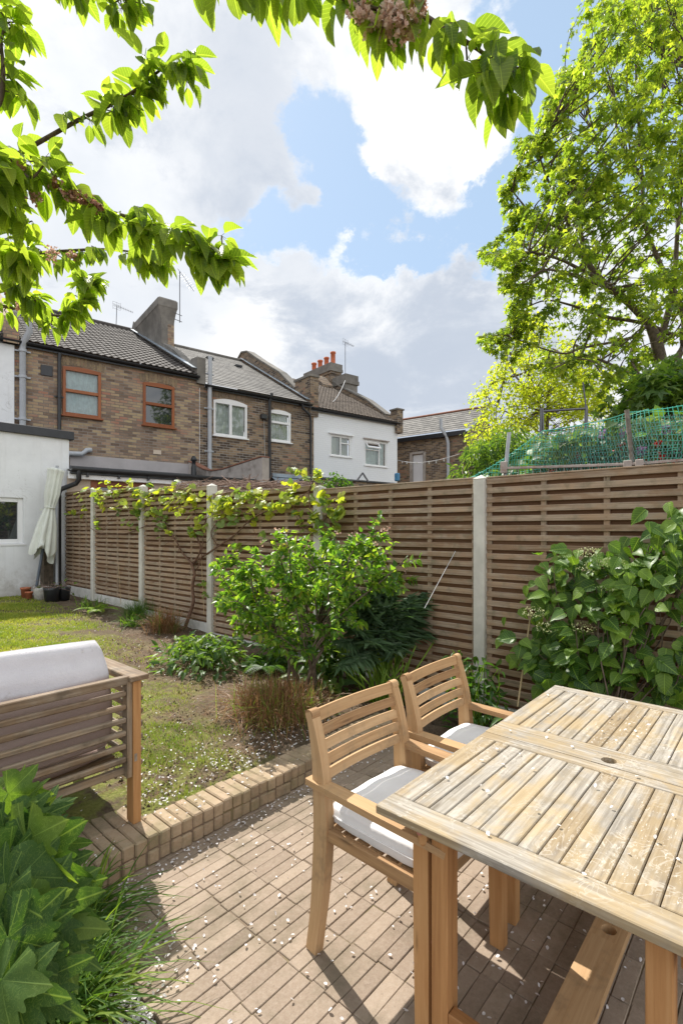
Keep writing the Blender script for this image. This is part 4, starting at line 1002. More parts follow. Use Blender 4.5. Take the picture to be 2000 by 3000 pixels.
# pipes of house 1
a=hs(66,1110); pipe(Th,[(a[0]+.10,C0-.30,6.62),(a[0]+.12,C0-.30,6.42),(a[0]+.02,C0-.16,6.2),(a[0],C0-.10,6.05),(a[0],C0-.10,3.0)],.072,GREY_PLASTIC,'soil_pipe',(5.35,4.32,5.98))
a=hs(173,1150); pipe(Th,[(a[0],C0-.10,6.1),(a[0],C0-.08,5.9),(a[0],C0-.08,2.6)],.045,BLACK_PLASTIC,'downpipe',(5.0,))
a=hs(240,1340); pipe(Th,[(a[0]+.20,C0-.05,3.72),(a[0]+.10,C0-.12,3.70),(a[0]-.02,C0-.13,3.58),(a[0]-.5,C0-.13,3.56),(a[0]-.9,C0-.13,3.56)],.062,GREY_PLASTIC,'waste_pipe')
# chimney stack and party wall of house 1
mb=MB(); prf=[(0,6.5),(0,8.75),(.03,8.95),(.09,9.15),(.17,9.33),(.20,9.36),(.20,9.60),(.10,9.66)]
for (e0,za0),(e1,za1) in zip(prf[:-1],prf[1:]):
    def rg(e,z): return [(5.85-e*.8,17.5-e*.5,z),(6.28+e*.5,17.5-e*.5,z),(6.28+e*.5,19.8+e*1.6,z),(5.85-e*.8,19.8+e*1.6,z)]
    A_,B_=rg(e0,za0),rg(e1,za1)
    for k in range(4): q=(k+1)%4; mb.add([A_[k],A_[q],B_[q],B_[k]],[(0,1,2,3)],[(0,0)]*4,.5)
mb.add(rg(.10,9.66),[(0,1,2,3)],[(0,0)]*4,.5)
ch_=mb.build('chimney',CEMENT,Th)
mb=MB(); wbox(mb,6.06,6.284,17.492,17.8,6.9,8.80); mb.build('bare_brick_corner',BRICK_A,Th,parent=ch_)
mb=MB()   # stepped party wall, coping following the roof
pr_=[(14.42,6.05),(14.42,6.78),(14.85,6.84),(15.2,6.78),(16.4,7.55),(17.5,8.1)]
def side_wall(mb,x0,x1,top,zlow,mat=0):
    V=[]; n_=len(top)
    for x in (x0,x1):
        for (y,z) in top: V.append((x,y,z))
        for (y,z) in top: V.append((x,y,zlow(y)))
    k=2*n_
    for i in range(n_-1):
        mb.add([V[n_+i],V[n_+i+1],V[i+1],V[i]],[(3,2,1,0)],[(V[j][1],V[j][2]) for j in (n_+i,n_+i+1,i+1,i)],.5,mat)
        mb.add([V[k+n_+i],V[k+n_+i+1],V[k+i+1],V[k+i]],[(0,1,2,3)],[(V[j][1],V[j][2]) for j in (k+n_+i,k+n_+i+1,k+i+1,k+i)],.5,mat)
        mb.add([V[i],V[i+1],V[k+i+1],V[k+i]],[(3,2,1,0)],[(V[j][0],V[j][1]) for j in (i,i+1,k+i+1,k+i)],.5,mat)
    mb.add([V[0],V[n_],V[k+n_],V[k]],[(0,1,2,3)],[(V[j][0],V[j][2]) for j in (0,n_,k+n_,k)],.5,mat)
    mb.add([V[n_-1],V[k-1],V[2*k-1],V[k+n_-1]],[(0,1,2,3)],[(V[j][0],V[j][2]) for j in (n_-1,k-1,2*k-1,k+n_-1)],.5,mat)
side_wall(mb,5.87,6.14,pr_[1:],lambda y:6.0); mb.build('party_wall',CEMENT,Th)
mb=MB(); side_wall(mb,5.86,6.10,[(19.8,8.9),(20.3,9.55),(20.9,9.95),(21.2,9.6),(21.6,9.3)],lambda y:8.3); mb.build('gable_stub',CEMENT,Th)
mb=MB(); V=[]   # lead soaker strip
mb.bar((5.80,14.42,6.44),(5.80,20.8,9.58),.16,.02,(0,-.45,.9),0,.5); mb.build('lead_flashing',LEAD,Th)
def aerial(T,x,y0_,y1_,D,arm,name='tv_aerial',parent=None,flip=1,ang=HA,mat=METAL_DARK,loops=True,r=.014):
    mb=MB(); a=at_d(x,y0_,D,ang); b=at_d(x+(3 if y0_-y1_<90 else 0),y1_,D,ang); mb.tube([a,b],r,6)
    bx=np.array(b); d=nz((flip*1.0,-.25,-.28)); L=arm
    mb.tube([bx-d*.12,bx+d*L],.008,5)
    for k in range(9):
        p=bx+d*L*(k+1)/9.5; s=np.array((-.25,-1,0)); s/=np.linalg.norm(s); l=.16-.006*k; mb.tube([p-s*l,p+s*l],.0045,4)
    if loops:
        p=bx; 
        for zz in (-.13,-.045,.045,.13): mb.tube([p+np.array((-.16,-.05,zz)),p+np.array((.14,.06,zz))],.005,4)
        for xx in (-.15,0,.14): mb.tube([p+np.array((xx,0,-.15)),p+np.array((xx,0,.15))],.005,4)
    return mb.build(name,mat,T,parent=parent)
aerial(Th,340,975,896,20.0,.62)
mb=MB(); a=at_d(527,945,17.5,HA); b=at_d(527,795,17.5,HA); mb.tube([a,b],.016,6)
for y_ in (922,940): p=np.array(at_d(527,y_,17.5,HA)); mb.tube([p+np.array((-.22,0,.02)),p+np.array((.08,0,-.02))],.012,5)
bx=np.array(b); d=nz((.75,0,-.8))
mb.tube([bx-d*.1,bx+d*.75],.008,5)
for k in range(8): p=bx+d*.75*(k+1)/9; mb.tube([p+np.array((-.12,-.05,-.1)),p+np.array((.12,.05,.1))],.0045,4)
mb.build('tv_aerial',METAL_DARK,Th,parent=ch_)
# ---- neighbour with white rendered strip at far left
Tn=thing('white_rendered_house','white rendered end of a terraced house at the far left edge','house',(0,C0,0),HA,'terraced houses behind the garden')
mb=MB(); wbox(mb,-4,1.29,C0-.06,C0+6,-.1,6.15); mb.build('wall',WHITE_RENDER,Tn)
mb=MB(); roof_tiles(mb,-4,1.05,C0-.2,6.24,21.1,9.62,24,.21,.022,.028,5); mb.build('roof',TILE_BROWN,Tn)
gutter(Tn,-4,1.0,C0-.22,6.19)
mb=MB(); side_wall(mb,1.06,1.38,[(14.32,6.72),(14.9,6.9),(17,8.0),(21,9.95)],lambda y:6.1); mb.build('party_wall',BRICK_A,Tn)
# ---- house 2
T2=thing('slate_roofed_house','dark brick terraced house with white arched windows and a slate roof','house',(7.9,C0,0),HA,'terraced houses behind the garden')
mb=MB(); hl=[(6.42,7.56,4.525,5.60),(8.38,9.2,4.57,5.56)]
facade(mb,C0,5.985,10.05,-.1,6.0,hl,.12); mb.build('wall',BRICK_B,T2)
window(T2,*hl[0],C0+.02,UPVC,'two',BLIND,rise=.09,fw=.07); window(T2,*hl[1],C0+.02,UPVC,'top',BLIND,rise=.07,fw=.07)
for h in hl: brick_arch(T2,h[0],h[1],h[3]+.06,C0,.06,ARCH_DARK)
mb=MB(); roof_tiles(mb,6.15,9.92,C0-.13,6.03,19.6,8.86,22,0.3,0.0,.012,1); mb.build('roof',SLATE,T2)
mb=MB(); mb.tube([(6.2,19.6,8.88),(9.95,19.6,8.88)],.07,8); mb.build('ridge_tiles',CEMENT,T2)
for (x_,y_) in ((614,1052),(698,1075)):
    for n_ in (0,):
        # find the roof point
        r_=((x_-CX)/F,1,0); k_=(8.86-6.03)/(19.6-C0+.13); q=to_fr(r_,HA); D=(6.03-k_*(C0-.13)-H)/((HY-y_)/F-k_*q[1]); p=at_d(x_,y_,D,HA)
        mb=MB(); mb.cbox((p[0],p[1],p[2]+.03),(.14,.10,.04),None,.01); mb.build('roof_vent',BLACK_PLASTIC,T2)
gutter(T2,6.12,10.0,C0-.15,5.98)
a=hs(611,1200); pipe(T2,[(a[0],C0-.12,6.85),(a[0],C0-.12,6.3),(a[0],C0-.09,6.0),(a[0],C0-.09,3.45)],.062,GREY_PLASTIC,'soil_pipe',(6.35,5.95,5.3,4.0))
a=hs(786,1250); pipe(T2,[(a[0]+.05,C0-.16,6.1),(a[0],C0-.09,5.85),(a[0],C0-.09,2.8)],.05,BLACK_PLASTIC)
a=hs(906,1300); pipe(T2,[(a[0]-.42,C0-.16,5.93),(a[0]-.36,C0-.12,5.8),(a[0]-.05,C0-.1,5.62),(a[0],C0-.09,5.4),(a[0],C0-.09,2.6)],.042,BLACK_PLASTIC)
a=hs(768,1222); mb=MB(); mb.cbox((a[0],C0-.10,5.3),(.10,.07,.075),None,.01); mb.build('flood_light',BLACK_PLASTIC,T2)
mb=MB(); mb.tube([(a[0]+.05,C0-.03,5.25),(a[0]+.08,C0-.02,4.4),(a[0]+.10,C0-.02,3.5)],.008,5); mb.build('cable',WIRE,T2)
mb=MB(); wbox(mb,9.96,10.30,14.42,15.4,5.6,6.98); wbox(mb,9.92,10.34,14.38,15.44,6.98,7.06,mat=1); pw_=[(15.4,6.75),(16.5,7.6),(18,8.45),(19.1,9.12),(19.6,9.22),(20.0,9.0)]
side_wall(mb,9.97,10.24,pw_,lambda y:5.9); mb.build('party_wall',[BRICK_B,CEMENT],T2)
mb=MB()
for (p,q) in zip(pw_[:-1],pw_[1:]): mb.bar((10.105,p[0],p[1]+.03),(10.105,q[0],q[1]+.03),.36,.06,(0,0,1),0,.5)
mb.build('coping',CEMENT,T2)
mb=MB(); mb.bar((9.90,14.42,6.16),(9.90,19.5,8.95),.16,.02,(0,-.45,.9),0,.5); mb.build('lead_flashing',LEAD,T2)
# ---- house 3, white painted
T3=thing('white_painted_house','white painted brick terraced house with red chimney pots','house',(12.2,C0,0),HA,'terraced houses behind the garden')
mb=MB(); hl=[(10.9,11.84,4.315,5.06),(12.54,13.67,4.095,5.05)]
facade(mb,C0,10.16,14.25,-.1,5.9,hl,.1); wbox(mb,10.051,10.16,C0,C0+.2,-.1,5.9,mat=1); mb.build('wall',[BRICK_W,BRICK_A],T3)
window(T3,*hl[0],C0+.05,UPVC,'casement',BLIND,fw=.05); wo_=window(T3,*hl[1],C0+.05,UPVC,'open',CURTAIN,fw=.05)
mb=MB(); s0_,s1_,z0_,z1_=12.60,13.24,4.72,4.98
mb.quad([(s0_,C0+.02,z1_),(s1_,C0+.02,z1_),(s1_,C0-.13,z0_+.05),(s0_,C0-.13,z0_+.05)],[(0,0)]*4); 
for (p,q) in (((s0_,C0+.02,z1_),(s0_,C0-.13,z0_+.05)),((s1_,C0+.02,z1_),(s1_,C0-.13,z0_+.05)),((s0_,C0-.13,z0_+.05),(s1_,C0-.13,z0_+.05)),((s0_,C0+.01,z1_),(s1_,C0+.01,z1_))): mb.bar(p,q,.05,.035,(0,-.4,.9),.004,.5,1)
mb.build('open_fanlight',[CLEAR,UPVC],T3,parent=wo_)
for h in hl:
    mb=MB(); mb.cbox(((h[0]+h[1])/2,C0-.03,h[3]+.055),((h[1]-h[0])/2+.1,.045,.022),None,.004,None,0); mb.build('lintel_ledge',STAINED if h is hl[1] else WHITE_RENDER,T3)
mb=MB(); roof_tiles(mb,10.3,14.1,C0-.13,5.93,18.6,8.25,22,.15,.009,.018,5); mb.build('roof',TILE_OLD,T3)
gutter(T3,10.0,14.25,C0-.15,5.89)
pw_=[(14.4,6.35),(15.0,6.30),(16.2,7.15),(17.7,7.95),(18.6,8.5)]
mb=MB(); wbox(mb,14.12,14.44,14.36,14.75,5.5,6.42); side_wall(mb,14.13,14.40,pw_[1:],lambda y:5.7); mb.build('party_wall',BRICK_B,T3)
mb=MB()
for (p,q) in zip(pw_[1:-1],pw_[2:]): mb.bar((14.26,p[0],p[1]+.03),(14.26,q[0],q[1]+.03),.38,.06,(0,0,1),0,.5)
mb.cbox((14.28,14.55,6.45),(.2,.23,.03)); mb.build('coping',CEMENT,T3)
mb=MB(); wbox(mb,14.15,14.7,18.8,20.9,7.2,8.95)
for i,(e,a_,b_) in enumerate(((.05,8.95,9.07),(.10,9.07,9.2),(.08,9.2,9.45))): wbox(mb,14.15-e,14.7+e,18.8-e,20.9+e,a_,b_,mat=1 if i else 0)
c3=mb.build('chimney',[BRICK_B,CEMENT],T3)
for k,(x_,yt,yb) in enumerate(((932,1047,1075),(944.5,1042,1070),(958.5,1038,1066),(973,1031,1063))):
    n_=20.6-k*.5; p=at_d(x_,yb,23.6+(.5*(3-k))*.9,HA); p=(14.42,20.55-k*.52,9.44); hgt=.50+(.12 if k==3 else 0)
    mb=MB(); mb.lathe(p,[(.13,0),(.125,.05),(.115,.1),(.11,hgt-.08),(.135,hgt-.07),(.135,hgt),(.09,hgt),(.09,hgt-.2)],14); mb.build('chimney_pot',CHIM_POT,T3,parent=c3)
mb=MB(); wbox(mb,14.15,14.85,17.7,18.62,6.9,8.25); wbox(mb,14.09,14.91,17.64,18.68,8.25,8.42,mat=1); wbox(mb,14.12,14.88,17.67,18.65,8.42,8.68,mat=1); c4=mb.build('chimney',[CEMENT,CEMENT],T3)
aerial(T3,1011,1095,1003,22.9,.45,parent=c4,flip=1)
mb=MB(); side_wall(mb,13.3,13.9,[(18.3,8.2),(18.9,8.75),(19.5,8.2)],lambda y:7.6); mb.build('dormer_cheek',BRICK_B,T3)
pa=at_d(1011,1115,22.0,HA); pb=at_y(941,1196,C0-.1,HA); mb=MB(); mb.tube(curve(pa,pb,14,.06),.014,5); mb.build('loose_cable',WIRE,T3)
# ---- house beyond (own axes)
T4=thing('far_brick_house','brown brick house with slate roof and white door beyond the white house','house',(-10.5,19.62,0),FA)
fx=-12.25; fy=19.62; mb=MB(); dl=at_y(1207,1327,fy,FA)[0]; dr=at_y(1240,1327,fy,FA)[0]
facade(mb,fy,fx-1.5,fx+3.5,-.1,5.72,[(dl,dr,2.6,4.98)],.1); 
# gable end
gx=fx+3.5; P=[(gx,fy,-.1),(gx,fy+3.2,-.1),(gx,fy+3.2,5.72),(gx,fy+1.6,6.85),(gx,fy,5.72)]
mb.add(P,[(0,1,2,3,4)],[(p[1],p[2]) for p in P],.5); wbox(mb,fx-1.5,gx,fy+3.1,fy+3.2,-.1,5.7); mb.build('wall',BRICK_B,T4)
mb=MB(); roof_tiles(mb,fx-1.5,gx+.25,fy-.2,5.80,fy+1.6,7.0,9,.3,0,.012,1); mb.build('roof',SLATE,T4)
mb=MB(); mb.tube([(fx-1.4,fy+1.6,7.02),(gx+.25,fy+1.6,7.02)],.06,6); mb.build('ridge_tiles',OLD_TILE_RED,T4)
mb=MB(); mb.add([(gx+.25,fy-.25,5.72),(gx+.25,fy+1.6,6.95),(gx+.25,fy+3.4,5.72),(gx+.25,fy+3.4,5.92),(gx+.25,fy+1.6,7.1),(gx+.25,fy-.25,5.9)],[(0,1,4,5),(1,2,3,4)],[(0,0)]*6,.5); mb.build('bargeboard',LEAD,T4)
mb=MB(); mb.cbox(((fx+gx)/2-.75,fy-.16,5.66),((gx-fx)/2+.7,.04,.09)); mb.build('gutter',BLACK_PLASTIC,T4)
mb=MB(); mb.cbox(((dl+dr)/2,fy+.06,3.78),((dr-dl)/2-.02,.03,1.17),None,.004); dd=mb.build('door',WHITE_DOOR,T4)
mb=MB(); mb.lathe((dr-.10,fy+.0,3.6),[(0,0),(.03,0),(.03,.05),(0,.05)],8,axis=(0,-1,0)); mb.build('handle',METAL_DARK,T4,parent=dd)
mb=MB(); 
for x_ in (dl-.05,dr+.05): mb.cbox((x_,fy-.02,3.8),(.06,.03,1.25),None,.004)
mb.cbox(((dl+dr)/2,fy-.02,5.03),((dr-dl)/2,.03,.05),None,.004); mb.build('door_surround',CREAM_WALL if False else STAINED,T4)
a=at_y(1315,1300,fy,FA); pipe(T4,[(a[0]-.28,fy-.22,6.35),(a[0]-.28,fy-.22,5.95),(a[0]-.05,fy-.15,5.6),(a[0],fy-.1,5.3),(a[0],fy-.1,2.5)],.07,GREY_PLASTIC,'soil_pipe')
# ---- lean-to of house 1
T5=thing('lean_to_extension','low lean-to extension with black gutter and cream wall behind the fence','extension',(3,11.6,0),HA)
l0=at_y(200,1373,11.5,HA)[0]; l1=at_y(793,1412,11.5,HA)[0]-.02; gz=2.866
mb=MB(); b0=at_y(266,1420,11.62,HA)[0]; b1=at_y(443,1420,11.62,HA)[0]
facade(mb,11.62,l0+.0,l1-.05,-.1,2.72,[(b0,b1,.2,2.66)],.08); wbox(mb,l1-.15,l1-.05,11.62,C0,0,2.75); mb.build('wall',CREAM_WALL,T5)
window(T5,b0,b1,.25,2.66,11.64,BROWN_FRAME,'two',DARK_INSIDE,fw=.13,sill=False)
mb=MB(); mb.add([(l0+.02,11.42,gz-.02),(l1,11.42,gz-.02),(l1,C0,3.28),(l0+.02,C0,3.28),(l0+.02,11.42,gz-.10),(l1,11.42,gz-.10),(l1,C0,3.2),(l0+.02,C0,3.2)],[(0,1,2,3),(0,4,5,1),(1,5,6,2),(7,6,5,4)],[(0,0)]*8,.5); mb.build('roof',DARK_FELT,T5)
mb=MB(); mb.cbox(((l0+l1)/2,11.50,2.745),((l1-l0)/2,.02,.075),None,.003,None,0); mb.build('fascia_board',UPVC,T5)
g_=gutter(T5,l0+.05,l1+.12,11.40,gz-.0,.06)
for k in range(8): mb=MB(); x_=l0+.35+k*(l1-l0-.4)/7; mb.cbox((x_,11.44,gz-.10),(.02,.035,.05),None,.002); mb.build('gutter_bracket',BLACK_PLASTIC,T5,parent=g_)
a=at_y(232,1395,11.4,HA)[0]; pipe(T5,[(a,11.4,gz-.03),(a,11.4,gz-.22),(a-.05,11.42,gz-.30),(a-.30,11.56,gz-.42),(a-.34,11.57,gz-.52),(a-.34,11.57,.3)],.05,BLACK_PLASTIC)
ba=hs(205,1330)[0]; bb=hs(570,1360)[0]
mb=MB(); mb.cbox(((ba+bb)/2,C0-.02,3.41),((bb-ba)/2,.018,.155),None,.003); mb.build('abutment_band',PINK_RENDER,T5)
p=at_y(568,1378,13.6,HA); mb=MB(); mb.lathe((p[0],13.6,3.08),[(.075,0),(.075,.28),(.055,.34),(.055,.46),(.085,.47),(.085,.52),(.04,.60),(0,.60)],14); mb.build('roof_flue',BLACK_PLASTIC,T5)
# skewed parapet wall
Tp=thing('curved_parapet_wall','stained rendered parapet wall with a dipping curved brick top','wall',(6.2,12.9,0),HA)
A=np.array((5.85,C0,0)); B=np.array((6.52,11.3,0)); dv=(B-A)/np.linalg.norm(B-A); pn=np.array((-dv[1],dv[0],0)); top=[]
LL=np.linalg.norm(B-A)
for q,z in ((0,3.62),(.10,3.50),(.22,3.34),(.34,3.26),(.50,3.27),(.7,3.35),(.88,3.42),(1.0,3.46)): top.append((q,z))
mb=MB(); V=[]; n_=len(top)
for sg in (0,1):
    for (q,z) in top: p=A+dv*LL*q+pn*(-.23 if sg else 0); V.append((p[0],p[1],z))
    for (q,z) in top: p=A+dv*LL*q+pn*(-.23 if sg else 0); V.append((p[0],p[1],-.1))
k=2*n_
fs=[(i,i+1,n_+i+1,n_+i) for i in range(n_-1)]+[(k+i+1,k+i,k+n_+i,k+n_+i+1) for i in range(n_-1)]+[(i+1,i,k+i,k+i+1) for i in range(n_-1)]+[(n_-1,k+n_-1,k+2*n_-1,2*n_-1)]
mb.add(V,fs,[(v[0]+v[1],v[2]) for v in V],.5); mb.build('wall',STAINED,Tp)
mb=MB(); tp=[tuple(A+dv*LL*q-pn*.115+np.array((0,0,z+.025))) for q,z in top]; mb.sweep(tp,.27,.028,tuple(pn),.5); mb.build('tile_creasing',OLD_TILE_RED,Tp)
# house 2 lean-to
T6=thing('grey_lean_to','small lean-to roof in grey lead and felt below the dark brick house','extension',(8.3,13.5,0),HA)
mb=MB(); x0=at_y(795,1400,C0,HA)[0]; x1=x0+1.9
mb.add([(x0,C0,3.38),(x1,C0,3.38),(x1+.2,12.3,2.65),(x0-.7,12.3,2.65)],[(3,2,1,0)],[(0,0)]*4,.5); mb.build('roof',LEAD,T6)
mb=MB(); wbox(mb,x0-.7,x1+.2,12.35,12.5,0,2.64); mb.build('wall',BRICK_B,T6)
mb=MB(); mb.cbox(((x0+x1)/2,C0-.04,3.43),((x1-x0)/2,.05,.06),None,.01); mb.build('lead_flashing',LEAD,T6)
# flat-roofed brick outhouse in front of the white house
T7=thing('brick_outhouse','low dark brick outhouse with flat roof in front of the white house','outhouse',(11,13.2,0),HA)
mb=MB(); x0=at_y(940,1425,12.8,HA)[0]; x1=at_y(1160,1400,12.8,HA)[0]; wbox(mb,x0,x1,12.8,13.9,0,3.22); mb.build('wall',BRICK_B,T7)
mb=MB(); mb.cbox(((x0+x1)/2,13.35,3.25),((x1-x0)/2+.05,.6,.025)); mb.build('roof',DARK_FELT,T7)
mb=MB(); p=np.array(at_y(1062,1410,12.75,HA)); mb.bar(p+(-.25,0,0),p+(0,0,.28),.05,.03,(0,1,0)); mb.bar(p+(.25,0,.0),p+(0,0,.28),.05,.03,(0,1,0)); mb.tube([p+(-.9,0,-.02),p+(0,0,.02)],.02,5); mb.build('metal_bracket',METAL_DARK,T7)
# blue bins by it
mb=MB(); p=at_d(1163,1398,17.5,HA); mb.cbox((p[0],p[1],p[2]),(.08,.08,.14),None,.03); mb.solo('blue_box',BLUE_PLASTIC,loc=p,ang=HA,label='small blue container standing beside the white house corner',cat='container')
# washing line
mb=MB(); pa=np.array(at_d(1162,1347,19.5)); pb=np.array(at_d(1345,1330,12.0)); L_=curve(pa,pb,30,.02); mb.tube(L_,.008,4)
for k in range(4,28,3): p=L_[k]; mb.cbox(p+(0,0,-.03),(.015,.01,.045),None,0,.5)
mb.solo('washing_line',WIRE,loc=tuple(pa),label='thin washing line with pegs strung before the far brick house',cat='washing line')

# ---- white extension at left
TW=thing('white_garden_extension','white rendered flat-roofed extension with black roof edge at the left','extension',(1.2,11.2,0),GA)
VW=11.2; w0=at_y(-60,1500,VW,GA); w1=at_y(70,1500,VW,GA); za=at_y(70,1459,VW,GA)[2]; zb_=at_y(70,1592,VW,GA)[2]; xr=at_y(203,1280,VW,GA)[0]; zt_=at_y(203,1281,VW,GA)[2]
mb=MB(); h_=(w1[0]-1.25,w1[0],zb_,za); facade(mb,VW,-7,xr,-.1,zt_,[h_],.13); 
P=[(xr,VW,-.1),(xr,VW+5,-.1),(xr,VW+5,zt_),(xr,VW,zt_)]; mb.add(P,[(0,1,2,3)],[(p[1],p[2]) for p in P]); mb.build('wall',WHITE_RENDER,TW)
window(TW,*h_,VW+.08,UPVC,'none',DARK_INSIDE,fw=.085,sill=True)
mb=MB(); mb.cbox(((xr-7)/2+.03,VW-.03,zt_+.03),((xr+7)/2+.05,.035,.085),None,.006); mb.cbox(((xr-7)/2,VW+2.5,zt_+.06),((xr+7)/2,2.5,.03)); mb.cbox((xr+.03,VW+2.4,zt_+.03),(.035,2.45,.085)); mb.build('roof_edge',BLACK_PLASTIC,TW)
# mossy brick pier and thin white pipe in the corner
mb=MB(); a=at_y(131,1650,VW-.25,GA)[0]; wbox(mb,a,FU-.28,VW-.22,VW-.01,0,at_y(150,1612,VW-.25,GA)[2]); mb.solo('mossy_pier',MOSSY,loc=(a,VW-.2,0),ang=GA,label='dark mossy brick pier in the corner behind the closed parasol',cat='pier')
mb=MB(); p=at_y(168,1560,VW-.3,GA); mb.tube([(p[0],VW-.3,2.9),(p[0],VW-.3,.35)],.028,8); mb.solo('thin_waste_pipe',GREY_PLASTIC,loc=(p[0],VW-.3,.3),ang=GA,label='thin mottled white pipe running down between white wall and fence',cat='pipe')

# ---- closed parasol
base=np.array(at_d(103,1748,9.55,GA)); topp=np.array(at_d(166,1372,9.75,GA)); axp=topp-base; LP=np.linalg.norm(axp); axn=axp/LP
TP=thing('closed_parasol','closed pale canvas parasol leaning against the white wall','parasol',tuple(base),GA)
mb=MB(); mb.tube([base,topp],.026,10); mb.build('pole',PARASOL_POLE,TP)
a_=nz(np.cross(axn,(0,1,0))); b_=np.cross(axn,a_)
mb=MB(); nk=64; rows=[(.33,.23),(.37,.235),(.45,.205),(.55,.17),(.63,.12),(.685,.085),(.72,.10),(.80,.13),(.88,.125),(.94,.13),(.975,.14),(.99,.15),(1.0,.06)]
V=[];uv=[]
for j,(h_,r_) in enumerate(rows):
    for i in range(nk):
        th=2*math.pi*i/nk; pl=.28+.72*abs(math.sin(th*4+.6*math.sin(h_*5)))**.8; rr=r_*(.45+.55*pl)*(1.0+.12*math.sin(th*2+1)); hh=h_+(-.045*math.sin(th*4)+.03*math.sin(th+1.0) if j==0 else 0)
        V.append(base+axn*LP*hh+(a_*math.cos(th)+b_*math.sin(th))*rr); uv.append((i/nk,h_))
fs=[(j*nk+i,j*nk+(i+1)%nk,(j+1)*nk+(i+1)%nk,(j+1)*nk+i) for j in range(len(rows)-1) for i in range(nk)]; fs.append(tuple((len(rows)-1)*nk+i for i in range(nk)))
mb.add(V,fs,uv,.5,0,True); cn=mb.build('canopy',PARASOL_CLOTH,TP)
mb=MB(); mb.tube([base+axn*LP*.688+(a_*math.cos(t_)+b_*math.sin(t_))*.088 for t_ in np.linspace(0,2*math.pi,20)],.012,6,cap=False); p=base+axn*LP*.685-b_*.09; mb.bar(p,p+a_*.14-axn*.06,.03,.008,(0,1,0)); mb.build('tie',PARASOL_CLOTH,TP,parent=cn)
# ---- pots in the corner
def pot(name,label,x,y,D,r,h,mat,rim=True,soil=True,cat='plant pot',group=None):
    p=at_d(x,y,D,GA); T=thing(name,label,cat,p,GA,group); mb=MB()
    pr=[(0,0),(r*.75,0),(r*.95,h*.84)]+([(r*1.08,h*.85),(r*1.08,h),(r*.92,h),(r*.9,h*.85)] if rim else [(r,h),(r*.92,h),(r*.9,h*.85)])
    mb.lathe(p,pr,20); mb.build('pot_body',mat,T); mb=MB(); mb.lathe(p,[(0,h*.86),(r*.9,h*.85)],16); mb.build('pot_soil',SOIL,T); return T,p
pot('plant_pot','larger terracotta plant pot below the white wall',76,1752,9.5,.085,.20,TERRACOTTA); pot('plant_pot','smaller terracotta plant pot beside the larger terracotta one',86,1754,9.3,.065,.13,TERRACOTTA)
T_,pw=pot('plant_pot','whitish glazed round pot between terracotta pots and black tub',121,1762,9.35,.135,.27,GLAZE_WHITE,rim=False)
T_,pk=pot('plant_pot','black glazed tub with trailing dry plant beside the whitish pot',152,1766,9.1,.14,.28,BLACK_PLASTIC,rim=False)
T_,pk2=pot('plant_pot','black plastic pot nearest the fence corner',188,1758,9.3,.12,.24,BLACK_PLASTIC,rim=False)
fo=Fol(); mb2=MB()
for k in range(40):
    o=random.choice([pw,pk,pk2]); b0_=np.array(o)+(random.uniform(-.08,.08),random.uniform(-.08,.08),.26); d=nz((random.gauss(0,1),random.gauss(0,.6),random.uniform(-.2,1))); l=random.uniform(.12,.38); e_=b0_+d*l*.6+np.array((d[0],d[1],-.4))*l*.4
    mb2.tube([b0_,b0_+d*l*.5,e_],.003,4)
    if k%3==0: fo.add(e_,d+np.array((0,0,-.5)),rv(),.07,.04)
Tq=thing('trailing_dry_plant','straggly dry plant hanging over the dark pots in the corner','plant',pk,GA); mb2.build('stems',DRY_TWIG,Tq); mb=MB(); fo.bake(mb,T_OVATE,0); mb.build('foliage',BROAD_LEAF,Tq)
# ================================================================== plants
def leafy(fol, pts, n, L, spread=.6, droop=.3, wr=.5, start=.15, facing=None, jit=.25, up=.6):
    """leaves along a polyline"""
    m=len(pts)
    for i in range(n):
        t=start+(1-start)*random.random(); k=t*(m-1); a=int(min(m-2,k)); f=k-a; p=pts[a]*(1-f)+pts[a+1]*f; d0=nz(pts[a+1]-pts[a])
        s=nz(np.cross(d0,rv())); d=d0*(1-spread)+s*spread+np.array((0,0,-droop)); l=L*random.uniform(1-jit,1+jit*.6)
        n_=np.array((0,0,up))+rv(.35)+s*.2
        fol.add(p+s*l*.12,d,n_,l,l*wr*random.uniform(.85,1.15))
def G(u,v,z): return np.array((u,v,z),float)

# ---- serviceberry shrub
random.seed(11); np.random.seed(11)
bz=lawn_z(3.0); B0=G(2.99,3.04,bz)
Tb=thing('serviceberry_shrub','many stemmed bright green shrub spreading in the border before the fence','shrub',tuple(B0),GA)
st=MB(); fo=Fol()
crown=[]
pix=[(655,1620),(700,1650),(745,1600),(640,1690),(700,1720),(760,1690),(820,1640),(800,1580),(860,1560),(930,1540),(905,1600),(980,1570),(1040,1560),(1105,1560),(1090,1590),(1010,1620),(950,1650),(880,1680),(820,1720),(760,1760),(720,1790),(860,1760),(930,1740),(1000,1690),(1060,1640),(1120,1620),(1170,1680),(1000,1760),(880,1830),(800,1810),(960,1800),(690,1760),(760,1640),(850,1620),(920,1690),(1180,1640),(1110,1690),(650,1745),(1080,1770),(1020,1810),(940,1860),(720,1840),(780,1850),(840,1880),(680,1680),(1050,1720)]
for (x,y) in pix: crown.append(np.array(at_d(x+random.uniform(-15,15),y+random.uniform(-12,12),random.uniform(3.75,4.75),GA)))
hubs=[]
for k in range(7):
    a=B0+G(random.uniform(-.12,.12),random.uniform(-.15,.15),0); b=B0+G(random.uniform(-.30,.30),random.uniform(-.25,.45),random.uniform(.45,.7)); pts=curve(a,b,8,0,.05); st.tube(pts,taper(.016,.011,len(pts)),6); hubs.append((b,pts[-1]-pts[-2]))
